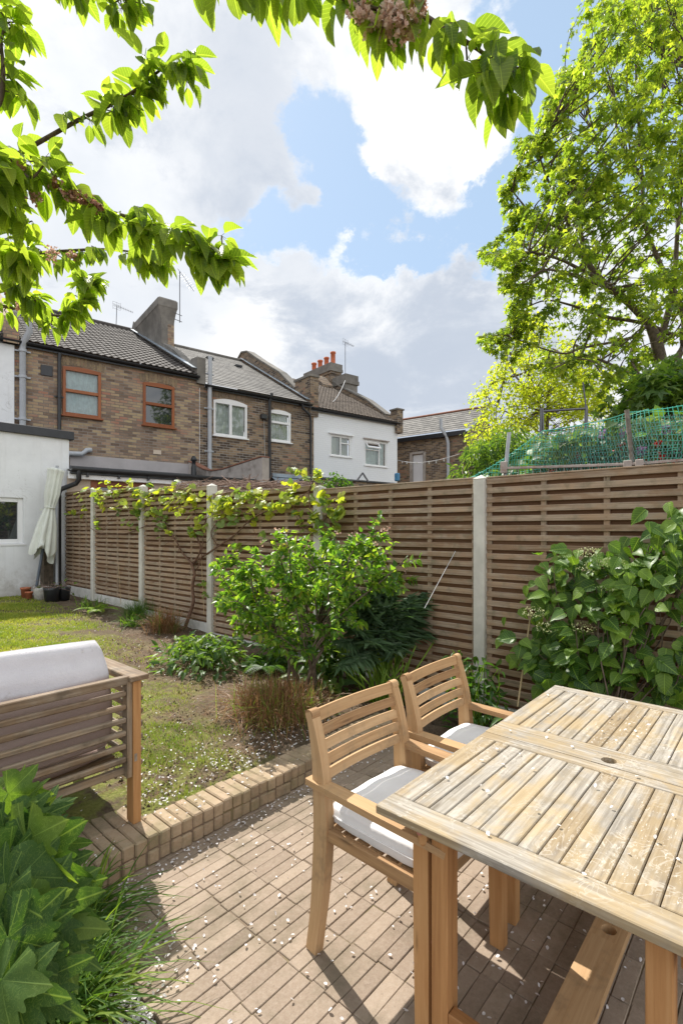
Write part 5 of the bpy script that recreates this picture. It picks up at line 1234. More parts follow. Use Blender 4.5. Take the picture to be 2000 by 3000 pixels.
for c_ in crown:
    h_=min(hubs,key=lambda q:np.linalg.norm((c_-q[0])*np.array((1,1,.5)))+random.uniform(0,.35)); pts=curve(h_[0],c_,9,-.04,.06); st.tube(pts,taper(.009,.0035,len(pts)),5)
    leafy(fo,pts,16,.060,.75,.15,.55,.45)
    for j in range(7):
        a=pts[random.randint(5,8)]; b=a+nz(rv()*np.array((1,1,.55))+np.array((0,0,.02))+(c_-h_[0])*np.array((.9,.9,.3)))*random.uniform(.10,.26); p2=curve(a,b,4,0,.05); st.tube(p2,taper(.003,.0015,len(p2)),4); leafy(fo,p2,19,.058,.65,.2,.55,.1)
st.build('stems',BARK,Tb); mb=MB(); fo.bake(mb,T_OVATE,0); mb.build('foliage',SHRUB_LEAF,Tb)
for k in range(22):
    fo=Fol(); mb=MB(); c_=random.choice(crown[7:15]+crown[24:27])+rv(.05)
    for j in range(7): p=c_+rv(.010); fo.add(p,rv(),rv(),.018,.014)
    fo.bake(mb,T_SIMPLE,0); mb.build('flower_cluster',BLOSSOM,Tb)

# ---- cardoon
B0=G(3.50,2.62,.12); Tb=thing('cardoon','large grey-green jagged leaved cardoon with pale stalks by the fence','plant',tuple(B0),GA)
st=MB(); mb=MB(); fo=Fol()
tips=[(1010,1720,4.3),(1060,1760,4.2),(1100,1700,4.5),(1150,1720,4.4),(1200,1750,4.5),(1240,1740,4.6),(1280,1740,4.7),(1250,1800,4.7),(1210,1820,4.6),(1260,1850,4.6),(1030,1840,4.1),(1080,1880,4.0),(1130,1850,4.2),(990,1880,4.1),(1160,1900,4.2),(1040,1930,4.0),(1190,1860,4.5),(1085,1650,4.4),(1130,1780,4.3),(970,1800,4.2),(1000,1950,3.9),(1060,1800,4.4),(1160,1800,4.5),(1220,1780,4.5)]
for (x,y,D) in tips:
    e_=np.array(at_d(x,y,D,GA)); m_=B0+(e_-B0)*.5+np.array((0,0,.22)); pts=poly_pts([B0+rv(.05)*np.array((1,1,0)),m_,e_],18); n_=len(pts)
    st.sweep(pts[:int(n_*.8)],[.026-.016*i/n_ for i in range(int(n_*.8))],.008,nz(np.cross(e_-B0,(0,0,1))),None,0,True)
    for i in range(int(n_*.38),n_):
        q=(i-n_*.38)/(n_*.62); d0=nz(pts[min(i+1,n_-1)]-pts[i-1]); sd=nz(np.cross(d0,(0,0,1))); w_=.17*math.sin(math.pi*(.18+.78*q))+.03
        for sg in (-1,1):
            for r_ in range(2): fo.add(pts[i]+d0*r_*.012,sd*sg+d0*.55+np.array((0,0,random.uniform(-.45,.15))),np.array((0,0,1))+rv(.3),w_*random.uniform(.8,1.15),w_*.42,random.gauss(.5,.2))
    fo.add(e_,nz(pts[-1]-pts[-3])+np.array((0,0,-.3)),(0,0,1),.12,.09)
st.build('stalks',CARDOON_STALK,Tb); mb=MB(); fo.bake(mb,T_MAPLE,0); mb.build('foliage',CARDOON_LEAF,Tb)
st=MB()
for k in range(46):
    a=B0+G(random.uniform(-.16,.12),random.uniform(-.16,.14),-.02); d=nz((random.gauss(0,.30),random.gauss(0,.30),1)); l=random.uniform(.25,.62); st.sweep([a,a+d*l*.5,a+d*l+np.array((d[0],d[1],-.05))*l*.3],[.020,.017,.010],.006,nz(np.cross(d,rv())),None,0,True)
st.build('basal_stalks',CARDOON_STALK,Tb)

# ---- tussock maker
def tussock(name,label,cat,base,n,L,spread,mats,wid=.006,arch=.6,rad=.1,dirb=(0,0,0),mixr=None):
    T=thing(name,label,cat,tuple(base),GA); out=[]
    for mi,(mat,fr,pn) in enumerate(mats):
        mb=MB()
        for k in range(int(n*fr)):
            a=np.array(base)+G(random.gauss(0,rad),random.gauss(0,rad),-.01); ph=random.random()*6.283; sp_=abs(random.gauss(0,spread)); d=np.array((math.cos(ph)*sp_+dirb[0],math.sin(ph)*sp_+dirb[1],1.0)); d/=np.linalg.norm(d); l=L*random.uniform(.55,1.1)
            h=np.array((d[0],d[1],0)); pts=[a+d*l*q+h*arch*l*q*q-np.array((0,0,1))*arch*l*.75*q*q*q*min(1,sp_+.3) for q in (0,.2,.4,.6,.8,1)]
            sd=nz(np.cross(d,(0,0,1))+rv(.15)); P=[];uv=[]
            for i,p in enumerate(pts):
                w_=wid*[.8,1,1,.85,.55,.05][i]*random.uniform(.9,1.1); P+=[p-sd*w_/2,p+np.array((0,0,-w_*.25)),p+sd*w_/2]; uv+=[(-1,i/5),(0,i/5),(1,i/5)]
            fs=[]
            for i in range(5): b=i*3; fs+=[(b,b+1,b+4,b+3),(b+1,b+2,b+5,b+4)]
            mb.add(P,fs,uv,random.random(),0,True)
        mb.build(pn,mat,T)
    return T
random.seed(5)
tussock('brown_sedge_tussock','large brown and green grass tussock at the foot of the bright shrub','ornamental grass',G(2.66,3.05,lawn_z(3)),1900,.36,.62,[(BROWN_GRASS,1.0,'dead_blades'),(GRASS_GREEN,.25,'green_blades')],.0055,.6,.15)
tussock('brown_sedge_tussock','smaller russet grass tussock near the fence below the vine','ornamental grass',G(3.52,6.35,lawn_z(6.4)),800,.42,.6,[(BROWN_GRASS,.85,'dead_blades'),(DARK_LEAF,.15,'green_blades')],.005,.45,.09)
tussock('feathery_grass','fine soft green grass clump against the gravel board','ornamental grass',G(3.70,7.5,lawn_z(7.4)),500,.42,.5,[(DARK_LEAF,1,'blades')],.004,.5,.08)
tussock('daffodil_leaves','clump of arching blue-green daffodil leaves at the lawn edge','plant',G(3.40,7.0,lawn_z(7.1)),70,.30,.6,[(LILY_GREEN,1,'blades')],.013,.8,.07)
tussock('daffodil_leaves','small clump of strap leaves farther along beside the post','plant',G(3.55,8.9,lawn_z(8.8)),60,.30,.6,[(LILY_GREEN,1,'blades')],.014,.7,.14)
tussock('lilyturf_clump','dark arching strap leaved grass clump beside the brick step corner','ornamental grass',G(.60,2.10,-.01),1000,.42,.55,[(LILY_GREEN,1,'blades')],.012,.72,.10,(.10,-.06))
tussock('lilyturf_clump','second strap leaved clump nearer the viewer at the patio edge','ornamental grass',G(.60,1.80,-.01),330,.38,.6,[(LILY_GREEN,1,'blades')],.011,.72,.06,(.22,-.15))
# ---- ferns
def fern(label,base,fr,L,mat,seed=1,dirb=None):
    random.seed(seed); T=thing('fern',label,'fern',tuple(base),GA); fo=Fol(); st=MB()
    for k in range(fr):
        ph=6.283*k/fr+random.gauss(0,.2); h=np.array((math.cos(ph),math.sin(ph),0)); 
        if dirb is not None: h=nz(h*.5+np.array(dirb))
        l=L*random.uniform(.75,1.1); pts=[np.array(base)+h*l*q*.85+np.array((0,0,l*(.75*q-.65*q*q))) for q in np.linspace(0,1,15)]; st.tube(pts,taper(.004,.0015,15),4)
        for i in range(2,15):
            d0=nz(pts[i]-pts[i-1]); sd=nz(np.cross(d0,(0,0,1))); w_=l*.20*math.sin(math.pi*(.1+.88*i/15))
            for sg in (-1,1):
                for e in (0,.5): fo.add(pts[i]-d0*e*l/14,sd*sg+d0*.35,(0,0,1),w_,w_*.22)
    st.build('stalks',LILY_GREEN,T); mb=MB(); fo.bake(mb,T_SIMPLE,0); mb.build('fronds',mat,T)
fern('pale green fern frond fanning over the soil near the first post',G(3.45,8.35,lawn_z(8.3)),7,.42,GRASS_GREEN,2)
fern('dark green fern between the leafy clump and the bright shrub',G(3.35,4.0,lawn_z(4.0)),11,.42,DARK_LEAF,3)
# ---- leafy mounds
def mound(name,label,cat,base,rx,ry,rz,n,L,wr,T_,mat,stems=20,seed=3,droop=.2,gloss=None):
    random.seed(seed); T=thing(name,label,cat,tuple(base),GA); fo=Fol(); st=MB(); b=np.array(base,float)
    for k in range(stems):
        ph=random.random()*6.283; e=b+np.array((math.cos(ph)*rx*random.random(),math.sin(ph)*ry*random.random(),rz*random.uniform(.5,1))); pts=curve(b+rv(.02)*np.array((1,1,0)),e,6,-.1,.06); st.tube(pts,taper(.006,.0025,7),5)
        leafy(fo,pts,max(2,n//stems//2),L,.8,droop,wr,.3)
    for k in range(n//2):
        v_=nz(rv()); v_[2]=abs(v_[2]); q=random.uniform(.6,1.0); p=b+v_*np.array((rx,ry,rz))*q; fo.add(p,np.array((v_[0],v_[1],-.2))+rv(.4),np.array((v_[0]*.4,v_[1]*.4,1))+rv(.3),L*random.uniform(.7,1.2),L*wr)
    st.build('stems',CARDOON_STALK,T); mb=MB(); fo.bake(mb,T_,0); mb.build('foliage',mat,T); return T
mound('hellebore','low glossy dark green leafy clump in the middle of the border','plant',G(3.02,4.6,lawn_z(4.6)-.02),.52,.62,.34,620,.10,.40,T_OVATE,BROAD_LEAF,34,4)
mound('hellebore','second leafy clump against the fence behind the dark fern','plant',G(3.62,4.05,lawn_z(4.2)-.02),.30,.45,.42,260,.10,.42,T_OVATE,DARK_LEAF,18,14)
mound('bushy_perennial','broad leaved green plant behind the shrub stems','plant',G(3.45,3.25,.12),.35,.35,.45,260,.13,.45,T_OVATE,BROAD_LEAF,20,24)
mound('bushy_perennial','leafy perennial with pale flowers between the far chair and fence','plant',G(3.55,1.78,.06),.24,.26,.62,240,.085,.36,T_OVATE,DARK_LEAF,22,5)
mound('bushy_perennial','bright narrow leaved plant beside the far chair arm','plant',G(3.42,1.35,.06),.26,.24,.30,170,.13,.26,T_LANCE,BROAD_LEAF,16,6)
mound('bushy_perennial','small leaved evergreen under the climbing hydrangea','plant',G(3.50,.25,.06),.32,.60,.46,420,.085,.30,T_LANCE,DARK_LEAF,30,7)
mound('bushy_perennial','dark evergreen between fence and climbing hydrangea foot','plant',G(3.62,.85,.06),.24,.3,.34,220,.08,.32,T_LANCE,DARK_LEAF,18,8)

# ---- grape vine on the fence
random.seed(21)
TV=thing('grape_vine','grape vine with twisting brown stems and yellow-green leaves over the fence','climbing plant',(FU-.1,6.0,.2),GA)
st=MB(); fo=Fol()
def fp(x,y,du=.10): return np.array(at_x(x,y,FU-du,GA))
trunk=poly_pts([fp(543,1838,.16),fp(556,1800,.12),fp(567,1760),fp(564,1720),fp(570,1680),fp(560,1650)],24); st.tube(trunk,taper(.026,.018,len(trunk)),8)
arms=[[(560,1650),(535,1620),(518,1590),(500,1560),(480,1520),(455,1480),(430,1450)],[(565,1660),(585,1610),(575,1570),(580,1520),(560,1470),(550,1440)],[(560,1650),(600,1625),(640,1600),(690,1565),(740,1520),(800,1490),(850,1470),(905,1440)],[(500,1560),(440,1540),(380,1560),(330,1565),(290,1560),(250,1530),(225,1470),(215,1445)],[(430,1450),(390,1435),(340,1440),(300,1450),(270,1460)],[(480,1520),(400,1490),(350,1500),(310,1545)],[(550,1440),(520,1430),(480,1430),(430,1450)],[(575,1570),(620,1500),(650,1450),(700,1440),(760,1440)],[(640,1600),(620,1560),(650,1520),(690,1490),(730,1510)],[(905,1440),(910,1500),(935,1540),(960,1510),(985,1500),(1000,1480)],[(570,1680),(590,1640),(600,1560),(610,1500)],[(850,1470),(880,1520),(890,1560)],[(905,1440),(920,1410),(924,1385)]]
shoots=[]
for k,ar in enumerate(arms):
    pts=poly_pts([fp(x+random.uniform(-3,3),y,random.uniform(.03,.12)) for (x,y) in ar],30); st.tube(pts,taper(.014 if k<3 else .008,.004,len(pts)),6); shoots.append(pts)
for k in range(80):
    s=random.choice(shoots); a=s[random.randint(len(s)//4,len(s)-1)]; b=a+nz((random.uniform(-.8,.1),random.gauss(0,1),random.gauss(0,.7)))*random.uniform(.15,.42); p2=curve(a,b,5,.05,.08); st.tube(p2,taper(.0035,.0015,6),4)
    if b[2]>1.55: leafy(fo,p2,4,.065,.7,.35,.95,.2)
for s in shoots:
    for p in s[::3]:
        if p[2]>1.6 and random.random()<.35:
            fo.add(p+rv(.035),(random.gauss(-.3,.6),random.gauss(0,.7),random.uniform(-.6,.5)),(-.8+random.gauss(0,.4),random.gauss(0,.4),.6),random.uniform(.04,.08),random.uniform(.04,.08))
# hand placed leaf masses along the top, as in the photograph
for (x,y,r_,n_) in [(290,1440,22,16),(330,1445,22,16),(385,1425,22,18),(400,1455,20,14),(350,1470,25,14),(440,1450,25,16),(480,1460,22,12),(500,1470,28,18),(545,1450,25,16),(530,1490,22,8),(420,1490,30,12),(470,1540,25,10),(380,1540,18,10),(645,1470,28,26),(665,1495,25,18),(630,1500,22,10),(700,1445,24,12),(740,1440,22,12),(740,1490,20,12),(790,1490,22,12),(770,1450,14,6),(840,1430,22,14),(845,1455,22,16),(825,1480,18,8),(915,1425,10,4),(928,1390,9,9),(985,1500,18,10),(1003,1465,14,7),(915,1510,14,6),(235,1450,15,9),(240,1490,14,6),(690,1520,25,10),(640,1540,20,8),(580,1480,20,6),(760,1570,16,5),(700,1600,18,6),(590,1710,14,12),(605,1740,14,8)]:
    for j in range(int(n_*.75)):
        p=fp(x+random.gauss(0,r_*.6),y+random.gauss(0,r_*.55),random.uniform(-.05 if y<1440 else .04,.20)); s_=random.uniform(.038,.082)*(1 if y<1700 else .6); fo.add(p,(random.gauss(-.3,.6),random.gauss(0,.7),random.uniform(-.8,.4)),(-.6+random.gauss(0,.4),random.gauss(0,.4),.7),s_,s_,np.clip(random.gauss(.68 if y<1520 else .3,.22),0,1))
st.build('stems',VINE_BARK,TV); mb=MB(); fo.bake(mb,T_GRAPE,0); mb.build('foliage',VINE_LEAF,TV)
mb=MB()
for k in range(150):
    x=random.uniform(520,900); p=np.array(at_d(x,1424+random.uniform(-12,8),random.uniform(7.2,8.6),GA)); d=nz((random.gauss(0,.4),random.gauss(0,1),random.gauss(0,.10))); mb.tube([p-d*.3,p+rv(.02),p+d*.3],.004,4)
for k in range(60):
    x=random.uniform(560,860); p=np.array(at_d(x,1421+random.uniform(-7,4),random.uniform(7.4,8.4),GA)); d=nz((random.gauss(0,.2),random.gauss(0,1),random.gauss(0,.03))); mb.tube([p-d*.45,p+d*.45],.005,4)
mb.solo('heap_of_pruned_twigs',DRY_TWIG,loc=tuple(at_d(700,1425,8,GA)),ang=GA,label='tangle of dry brown twigs lying just behind the fence top',cat='twigs',kind='stuff')

# ---- climbing hydrangea on the fence, right
random.seed(33)
TH=thing('climbing_hydrangea','large climbing shrub with heart shaped leaves and cream flower heads on the fence','climbing plant',(FU-.1,.8,.1),GA)
st=MB(); fo=Fol(); heads=[]
root=G(3.78,.95,.08)
cl=[(1600,1680),(1620,1650),(1640,1720),(1610,1760),(1680,1800),(1640,1830),(1600,1870),(1560,1900),(1580,1950),(1640,1930),(1700,1900),(1690,1960),(1760,1960),(1740,1850),(1760,1780),(1800,1800),(1830,1780),(1850,1730),(1800,1720),(1740,1700),(1720,1650),(1780,1640),(1760,1600),(1810,1580),(1830,1640),(1880,1650),(1900,1600),(1940,1580),(1980,1560),(1990,1620),(1940,1660),(1900,1700),(1960,1720),(1990,1700),(1860,1820),(1800,1880),(1850,1900),(1780,1930),(1830,1960),(1900,1950),(1960,1960),(1990,1900),(1940,1980),(1700,1990),(1780,2010),(1860,2000),(1540,1920),(1530,1870),(1990,1990),(2040,1950),(2060,1700),(2080,1600),(2100,1850),(1660,1660),(1700,1760),(1880,1760),(1740,1900),(1660,1870),(1960,1540),(2030,1560),(2050,1620),(1930,1780),(1800,1680),(1620,1980),(1660,2000)]
for (x,y) in [q_ for q_ in cl if not (q_[1]<1640 and q_[0]<1900)]:
    e_=np.array(at_x(x,y,FU-random.uniform(.07,.30),GA)); pts=curve(root+rv(.05),e_,10,-.03,.05); st.tube(pts,taper(.007,.003,len(pts)),5)
    nl=random.randint(9,13)
    for j in range(nl):
        p=e_+np.array((random.uniform(-.10,.03),random.gauss(0,.08),random.gauss(0,.08))); s_=random.uniform(.07,.132)
        fo.add(p,(random.gauss(-.35,.4),random.gauss(0,.7),random.uniform(-1.1,.1)),(-.9+random.gauss(0,.3),random.gauss(0,.3),.75),s_,s_*random.uniform(.68,.85))
for (x,y) in [(1605,1845),(1785,1655),(1790,1725),(1720,1625),(1710,1845),(1720,1670),(1560,1800)]:
    fs_=MB(); fl=Fol(); c_=np.array(at_x(x,y,FU-.34,GA)); fs_.tube(curve(np.array(at_x(x+15,y+60,FU-.15,GA)),c_,5),.003,4)
    for j in range(90):
        a=random.random()*6.283; r_=.085*math.sqrt(random.random()); p=c_+np.array((0,math.cos(a)*r_,math.sin(a)*r_*.35+.02)) +np.array((math.sin(a)*r_*.7,0,0)); fl.add(p,rv(),(0,0,1)+rv(.4),.010,.008)
    for j in range(12): a=random.random()*6.283; fs_.tube([c_+np.array((0,0,-.03)),c_+np.array((math.sin(a)*.06,math.cos(a)*.08,.012))],.0012,4)
    heads.append((fl,fs_))
st.build('stems',BARK,TH); mb=MB(); fo.bake(mb,T_OVATE,0); mb.build('foliage',HYD_LEAF,TH); 
for fl,fs_ in heads: mb=MB(); fl.bake(mb,T_SIMPLE,0); fh_=mb.build('flower_head',CREAM_FLOWER,TH); fs_.build('flower_stalks',LILY_GREEN,TH,parent=fh_)
# canes
mb=MB(); a=at_x(1515,2070,FU-.35,GA); b=at_x(1556,1784,FU-.06,GA); mb.tube([a,b],.007,6); mb.solo('bamboo_cane',CANE,loc=tuple(a),ang=GA,label='thin brown bamboo cane leaning on the fence beside the climbing shrub',cat='cane')
mb=MB(); a=at_d(1243,1782,4.0,GA); b=at_d(1333,1615,4.35,GA); mb.tube([a,b],.0030,5); mb.solo('thin_stick',WIRE,loc=tuple(a),ang=GA,label='thin pale stick sticking up out of the grey-green cardoon',cat='stick')
mb=MB(); a=at_x(590,1638,FU-.04,GA); mb.tube([a,at_x(598,1800,FU-.08,GA)],.004,5); mb.tube([at_x(348,1655,FU-.04,GA),at_x(355,1770,FU-.08,GA)],.004,5); mb.solo('bamboo_cane',CANE,loc=tuple(a),ang=GA,label='thin straw coloured canes standing before the fence under the vine',cat='cane')

# ---- oakleaf hydrangea, foreground left
random.seed(44)
TO=thing('oakleaf_hydrangea','bush with very large lobed green leaves in the left foreground','shrub',(.35,1.75,0),GA)
st=MB(); fo=Fol(); rt=G(.30,1.72,-.01)
spots=[(30,2370,1.60,.19,(.2,-.1,-.9)),(95,2350,1.62,.15,(.8,0,.25)),(150,2380,1.7,.13,(.9,0,.3)),(20,2480,1.5,.21,(.3,-.2,-1)),(110,2440,1.55,.19,(1,-.1,-.15)),(75,2530,1.42,.24,(.1,-.3,-1)),(10,2570,1.38,.22,(-.1,-.3,-1)),(160,2470,1.6,.16,(.8,-.2,-.5)),(185,2500,1.55,.13,(.6,-.2,-.9)),(100,2570,1.42,.25,(.25,-.3,-1)),(160,2600,1.5,.19,(1,-.2,-.4)),(60,2640,1.3,.22,(.2,-.3,-1)),(190,2640,1.5,.17,(.9,-.2,-.6)),(150,2690,1.38,.21,(.6,-.3,-.8)),(60,2730,1.25,.18,(.3,-.3,-.9)),(125,2740,1.3,.23,(.7,-.3,-.75)),(185,2760,1.35,.19,(.9,-.3,-.6)),(215,2800,1.4,.16,(.95,-.3,-.35)),(80,2820,1.22,.20,(.6,-.3,-.8)),(20,2830,1.15,.21,(.2,-.4,-1)),(150,2850,1.3,.18,(.8,-.3,-.7)),(60,2900,1.15,.20,(.7,-.4,-.6)),(130,2930,1.2,.18,(.8,-.3,-.8)),(10,2950,1.1,.20,(.3,-.3,-1)),(0,2440,1.6,.16,(-.4,-.2,-.6)),(60,2450,1.52,.17,(.5,-.3,-.8)),(0,2680,1.25,.21,(-.2,-.2,-1)),(110,2660,1.45,.19,(.3,.2,-1)),(60,2960,1.12,.19,(.5,-.4,-.9)),(190,2560,1.65,.13,(.8,0,-.2)),(110,2350,1.7,.11,(.1,0,1)),(50,2320,1.65,.13,(-.1,.1,.9)),(230,2760,1.45,.13,(1,0,.1)),(30,2760,1.3,.14,(.4,.1,.8)),(-40,2500,1.5,.22,(-.5,-.2,-.9)),(-60,2650,1.35,.22,(-.5,-.2,-.9)),(-50,2800,1.3,.2,(-.5,-.2,-.9)),(-60,2380,1.7,.2,(-.5,0,-.7)),(40,2420,1.75,.17,(.6,.4,-.6)),(130,2540,1.7,.18,(.6,.4,-.7))]
GAm=Matrix.Rotation(-GA,3,'Z')
for (x,y,D,L_,d) in spots:
    p=np.array(at_d(x,y,D,GA)); dd=np.array(GAm@Vector(d)); nn=np.array(GAm@Vector((random.gauss(.1,.3),-.75+random.gauss(0,.2),.85)))
    e_=p-nz(dd)*L_*.25; hub=rt+G(0,0,max(.1,e_[2]*.6)); pts=curve(hub,e_,8,-.12,.04); st.tube(pts,taper(.005,.0028,len(pts)),6); s_=random.uniform(.72,.95); fo.add(e_,dd+rv(.25),nn+rv(.2),L_*s_,L_*s_*random.uniform(.85,1.05))
for k in range(6): pts=curve(rt+rv(.03),rt+G(random.uniform(-.15,.2),random.uniform(-.3,.15),random.uniform(.4,.75)),8,0,.05); st.tube(pts,taper(.010,.006,9),6)
for k in range(26):
    p=np.array(at_d(random.uniform(-120,150),random.uniform(2420,3000),random.uniform(1.45,1.8),GA)); dd=np.array(GAm@Vector((random.gauss(0,.7),random.gauss(0,.5),-.6))); fo.add(p,dd,np.array(GAm@Vector((random.gauss(0,.3),-.5,1))),*[random.uniform(.09,.15)]*2)
st.build('stems',CARDOON_STALK,TO); mb=MB(); fo.bake(mb,T_OAK,0); mb.build('foliage',OAK_LEAF,TO)

# ---- cherry tree overhead
random.seed(55)
TCY=thing('cherry_tree','cherry tree with large drooping backlit leaves hanging into the top and left','tree',(-3.6,2.6,0),0)
st=MB(); fo=Fol(); bl=Fol(); mbl=MB()
tr=poly_pts([(-3.6,2.6,-.05),(-3.55,2.65,.9),(-3.45,2.6,1.8),(-3.2,2.4,2.7),(-2.9,2.2,3.4)],24); tk=MB(); tk.tube(tr,taper(.14,.075,len(tr)),14); tk.build('trunk',BARK,TCY)
hub=np.array(tr[-1]); hub2=np.array(tr[-7])
def W(x,y,D): return np.array(at_d(x,y,D))
branches=[ # (pixel path, depths, leaf length, density per metre, hub)
 ([(-60,500),(0,480),(122,413),(230,352),(316,311),(388,270),(459,214),(500,185),(535,200)],[2.3,2.3,2.25,2.2,2.2,2.15,2.15,2.1,2.1],.105,95,hub),
 ([(-60,500),(20,500),(150,545),(280,600),(330,622),(430,652),(520,690),(600,720),(660,745)],[2.2,2.15,2.1,2.1,2.1,2.1,2.05,2.05,2.05],.110,120,hub),
 ([(-80,700),(0,715),(90,740),(190,735),(300,730),(400,740),(470,760)],[2.6,2.6,2.7,2.7,2.7,2.7,2.7],.10,95,hub),
 ([(-80,870),(0,895),(90,910),(180,925),(220,905),(245,860),(275,825)],[3.1,3.1,3.1,3.1,3.1,3.1,3.1],.095,125,hub),
 ([(-40,760),(20,790),(60,850),(100,880)],[2.9,2.9,2.9,2.9],.10,110,hub),
 ([(-20,330),(5,280),(10,200),(5,120),(20,60)],[1.9,1.9,1.9,1.9,1.9],.10,110,hub),
 ([(-60,520),(0,560),(40,620),(60,700),(40,770)],[2.0,2.0,2.1,2.2,2.3],.11,120,hub),
 ([(-40,430),(30,470),(90,520),(140,470)],[2.0,2.0,2.0,2.0],.11,100,hub),
 ([(60,-120),(180,-60),(290,-25),(380,0)],[2.2,2.2,2.2,2.2],.10,110,hub),
 ([(300,-260),(520,-150),(700,-80),(900,-40),(1060,-10),(1210,30),(1310,90),(1400,145),(1450,190),(1490,215)],[1.5,1.45,1.4,1.4,1.4,1.4,1.38,1.38,1.36,1.36],.108,130,hub),
 ([(480,-200),(560,-90),(650,-50),(760,-45),(840,-50)],[1.4,1.38,1.36,1.36,1.36],.108,75,hub),
 ([(840,-90),(960,-30),(1060,15),(1150,35)],[1.4,1.38,1.36,1.36],.105,90,hub)]
for bi,(px,ds,LL_,den,hb) in enumerate(branches):
    pts=poly_pts([W(x,y,d) for (x,y),d in zip(px,ds)],36); tot=sum(np.linalg.norm(pts[i+1]-pts[i]) for i in range(len(pts)-1))
    if bi>=8: hb=np.array((-2.4,.9,4.2)); link=curve(hub,hb,5,0,.02)+curve(hb,pts[0]+np.array((0,0,.5)),6,0,.02)+[pts[0]]
    else: link=curve(hb,pts[0],10,-.05,.03)
    st.tube(link,taper(.030,.012,len(link)),8); st.tube(pts,taper(.012,.003,len(pts)),8)
    for a in link[3:-1]:
        for q in range(5):
            e_=a+rv(.09)
            if e_[1]>.2 and -60<CX+F*e_[0]/e_[1]<2060 and -60<HY-F*(e_[2]-H)/e_[1]<3000: continue
            for j in range(6): h=rv(); fo.add(e_,h*.7+np.array((0,0,-.8)),np.array((h[0],h[1],.9)),LL_*random.uniform(.6,1.05),LL_*.48)
    # short spurs with whorls of hanging leaves
    ns=int(tot*den/(3.1 if bi<9 else 4.6))
    if bi<8: LL_*=1.1
    for k in range(ns):
        i=random.randint(1,len(pts)-2) if k>3 else len(pts)-2; a=pts[i]+(pts[i+1]-pts[i])*random.random(); al=nz(pts[i+1]-pts[i])
        e_=a+nz(rv()+al*.3+np.array((0,0,.15)))*random.uniform(.01,.07)
        st.tube([a,e_],.0028,5)
        for j in range(random.randint(4,7) if bi<9 else random.randint(3,5)):
            th=random.random()*6.283; h=np.array((math.cos(th),math.sin(th)*.8,0)); dz=random.choice([-1.4,-1.1,-.8,-.6,-.25,.15]); d=nz(h*.75+al*.35+np.array((0,0,dz))); l=LL_*random.uniform(.55,1.1); pet=e_+d*.015+h*.008
            st.tube([e_,pet],.0009,3,cap=False); fo.add(pet,d,np.array((h[0],h[1],.9))+rv(.3),l,l*random.uniform(.44,.54),np.clip(random.gauss(.5,.25),0,1))
def blossom(x,y,D,r_,n_,br):
    c_=W(x,y,D)
    for j in range(n_):
        p=c_+rv(r_*.5); mbl.tube([c_+rv(r_*.2),p],.0007,3,cap=False)
        for q in range(5): bl.add(p,rv(),rv(),.013,.011,np.clip(random.gauss(br,.15),0,1))
for b in [(1130,60,1.35,.05,80,.8),(1180,70,1.35,.04,60,.8),(1060,40,1.35,.035,36,.7),(1225,20,1.35,.02,20,.2),(70,495,2.0,.02,16,.2),(165,540,2.05,.02,22,.15),(210,570,2.05,.025,30,.4),(100,580,2.05,.025,22,.5),(240,580,2.05,.02,20,.3),(285,600,2.05,.02,24,.1),(270,590,2.1,.02,20,.3),(215,750,2.65,.03,22,.3),(20,790,2.8,.03,22,.6),(10,850,2.9,.03,22,.5),(60,900,3.0,.03,24,.4),(150,745,2.6,.03,20,.5),(10,440,2.0,.01,10,.2)]: blossom(*b)
st.build('branches',BARK,TCY); mb=MB(); fo.bake(mb,T_CHERRY,0); mb.build('foliage',CHERRY_LEAF,TCY); mb=mbl; bl.bake(mb,T_SIMPLE,0); mb.build('blossom',BLOSSOM,TCY)

# ---- sycamore at right
random.seed(66); np.random.seed(66)
TS=thing('sycamore_tree','tall sycamore with dense backlit green crown filling the right edge','tree',(7.3,10.2,0),0)
tk=MB(); tr=poly_pts([(7.0,10.2,-.1),(6.95,10.2,2.0),W(1960,1200,10.2),W(1925,1017,10.0),W(1903,951,10)],30); tk.tube(tr,taper(.17,.09,len(tr)),14); tk.build('trunk',BARK,TS)
limbs=[[(1903,951),(1836,884),(1759,818),(1704,746),(1676,685),(1640,600),(1600,520),(1575,440)],[(1925,1017),(1960,900),(1975,800),(1985,650),(2010,450),(2020,200)],[(1960,1100),(2000,1000),(1995,900),(1940,790),(1885,650),(1880,520),(1870,380),(1860,180),(1850,30)],[(1903,951),(1850,940),(1760,925),(1675,895),(1600,880),(1540,900)],[(1975,985),(1900,955),(1860,985),(1780,1005),(1700,1020),(1640,1035),(1500,990)],[(1940,1130),(1880,1105),(1830,1090),(1760,1055),(1700,1045),(1620,1080)],[(1836,884),(1790,850),(1700,815),(1600,790),(1530,830)],[(1759,818),(1700,790),(1640,760),(1560,740),(1480,745)],[(1676,685),(1620,660),(1560,630),(1500,560)],[(1704,746),(1700,650),(1690,560),(1680,480)],[(1885,650),(1830,600),(1780,540),(1760,430),(1700,330),(1640,300)],[(1880,520),(1830,450),(1800,350),(1790,250)],[(1985,650),(1940,560),(1930,420),(1940,250),(1930,80)],[(1960,900),(2060,800),(2150,650),(2200,400)],[(2000,1000),(2100,950),(2250,800)],[(1860,985),(1850,1060),(1900,1130)]]
st=MB(); LP_=[]
for li,l in enumerate(limbs):
    d0=10.0; d1=random.uniform(8.2,11.8); n_=len(l); pts=poly_pts([W(x,y,d0+(d1-d0)*i/(n_-1)) for i,(x,y) in enumerate(l)],24); r0={0:.075,1:.075,2:.07}.get(li,.042); st.tube(pts,taper(r0,.012,len(pts)),7); LP_+=list(pts[len(pts)//6:])
LPa=np.array(LP_)
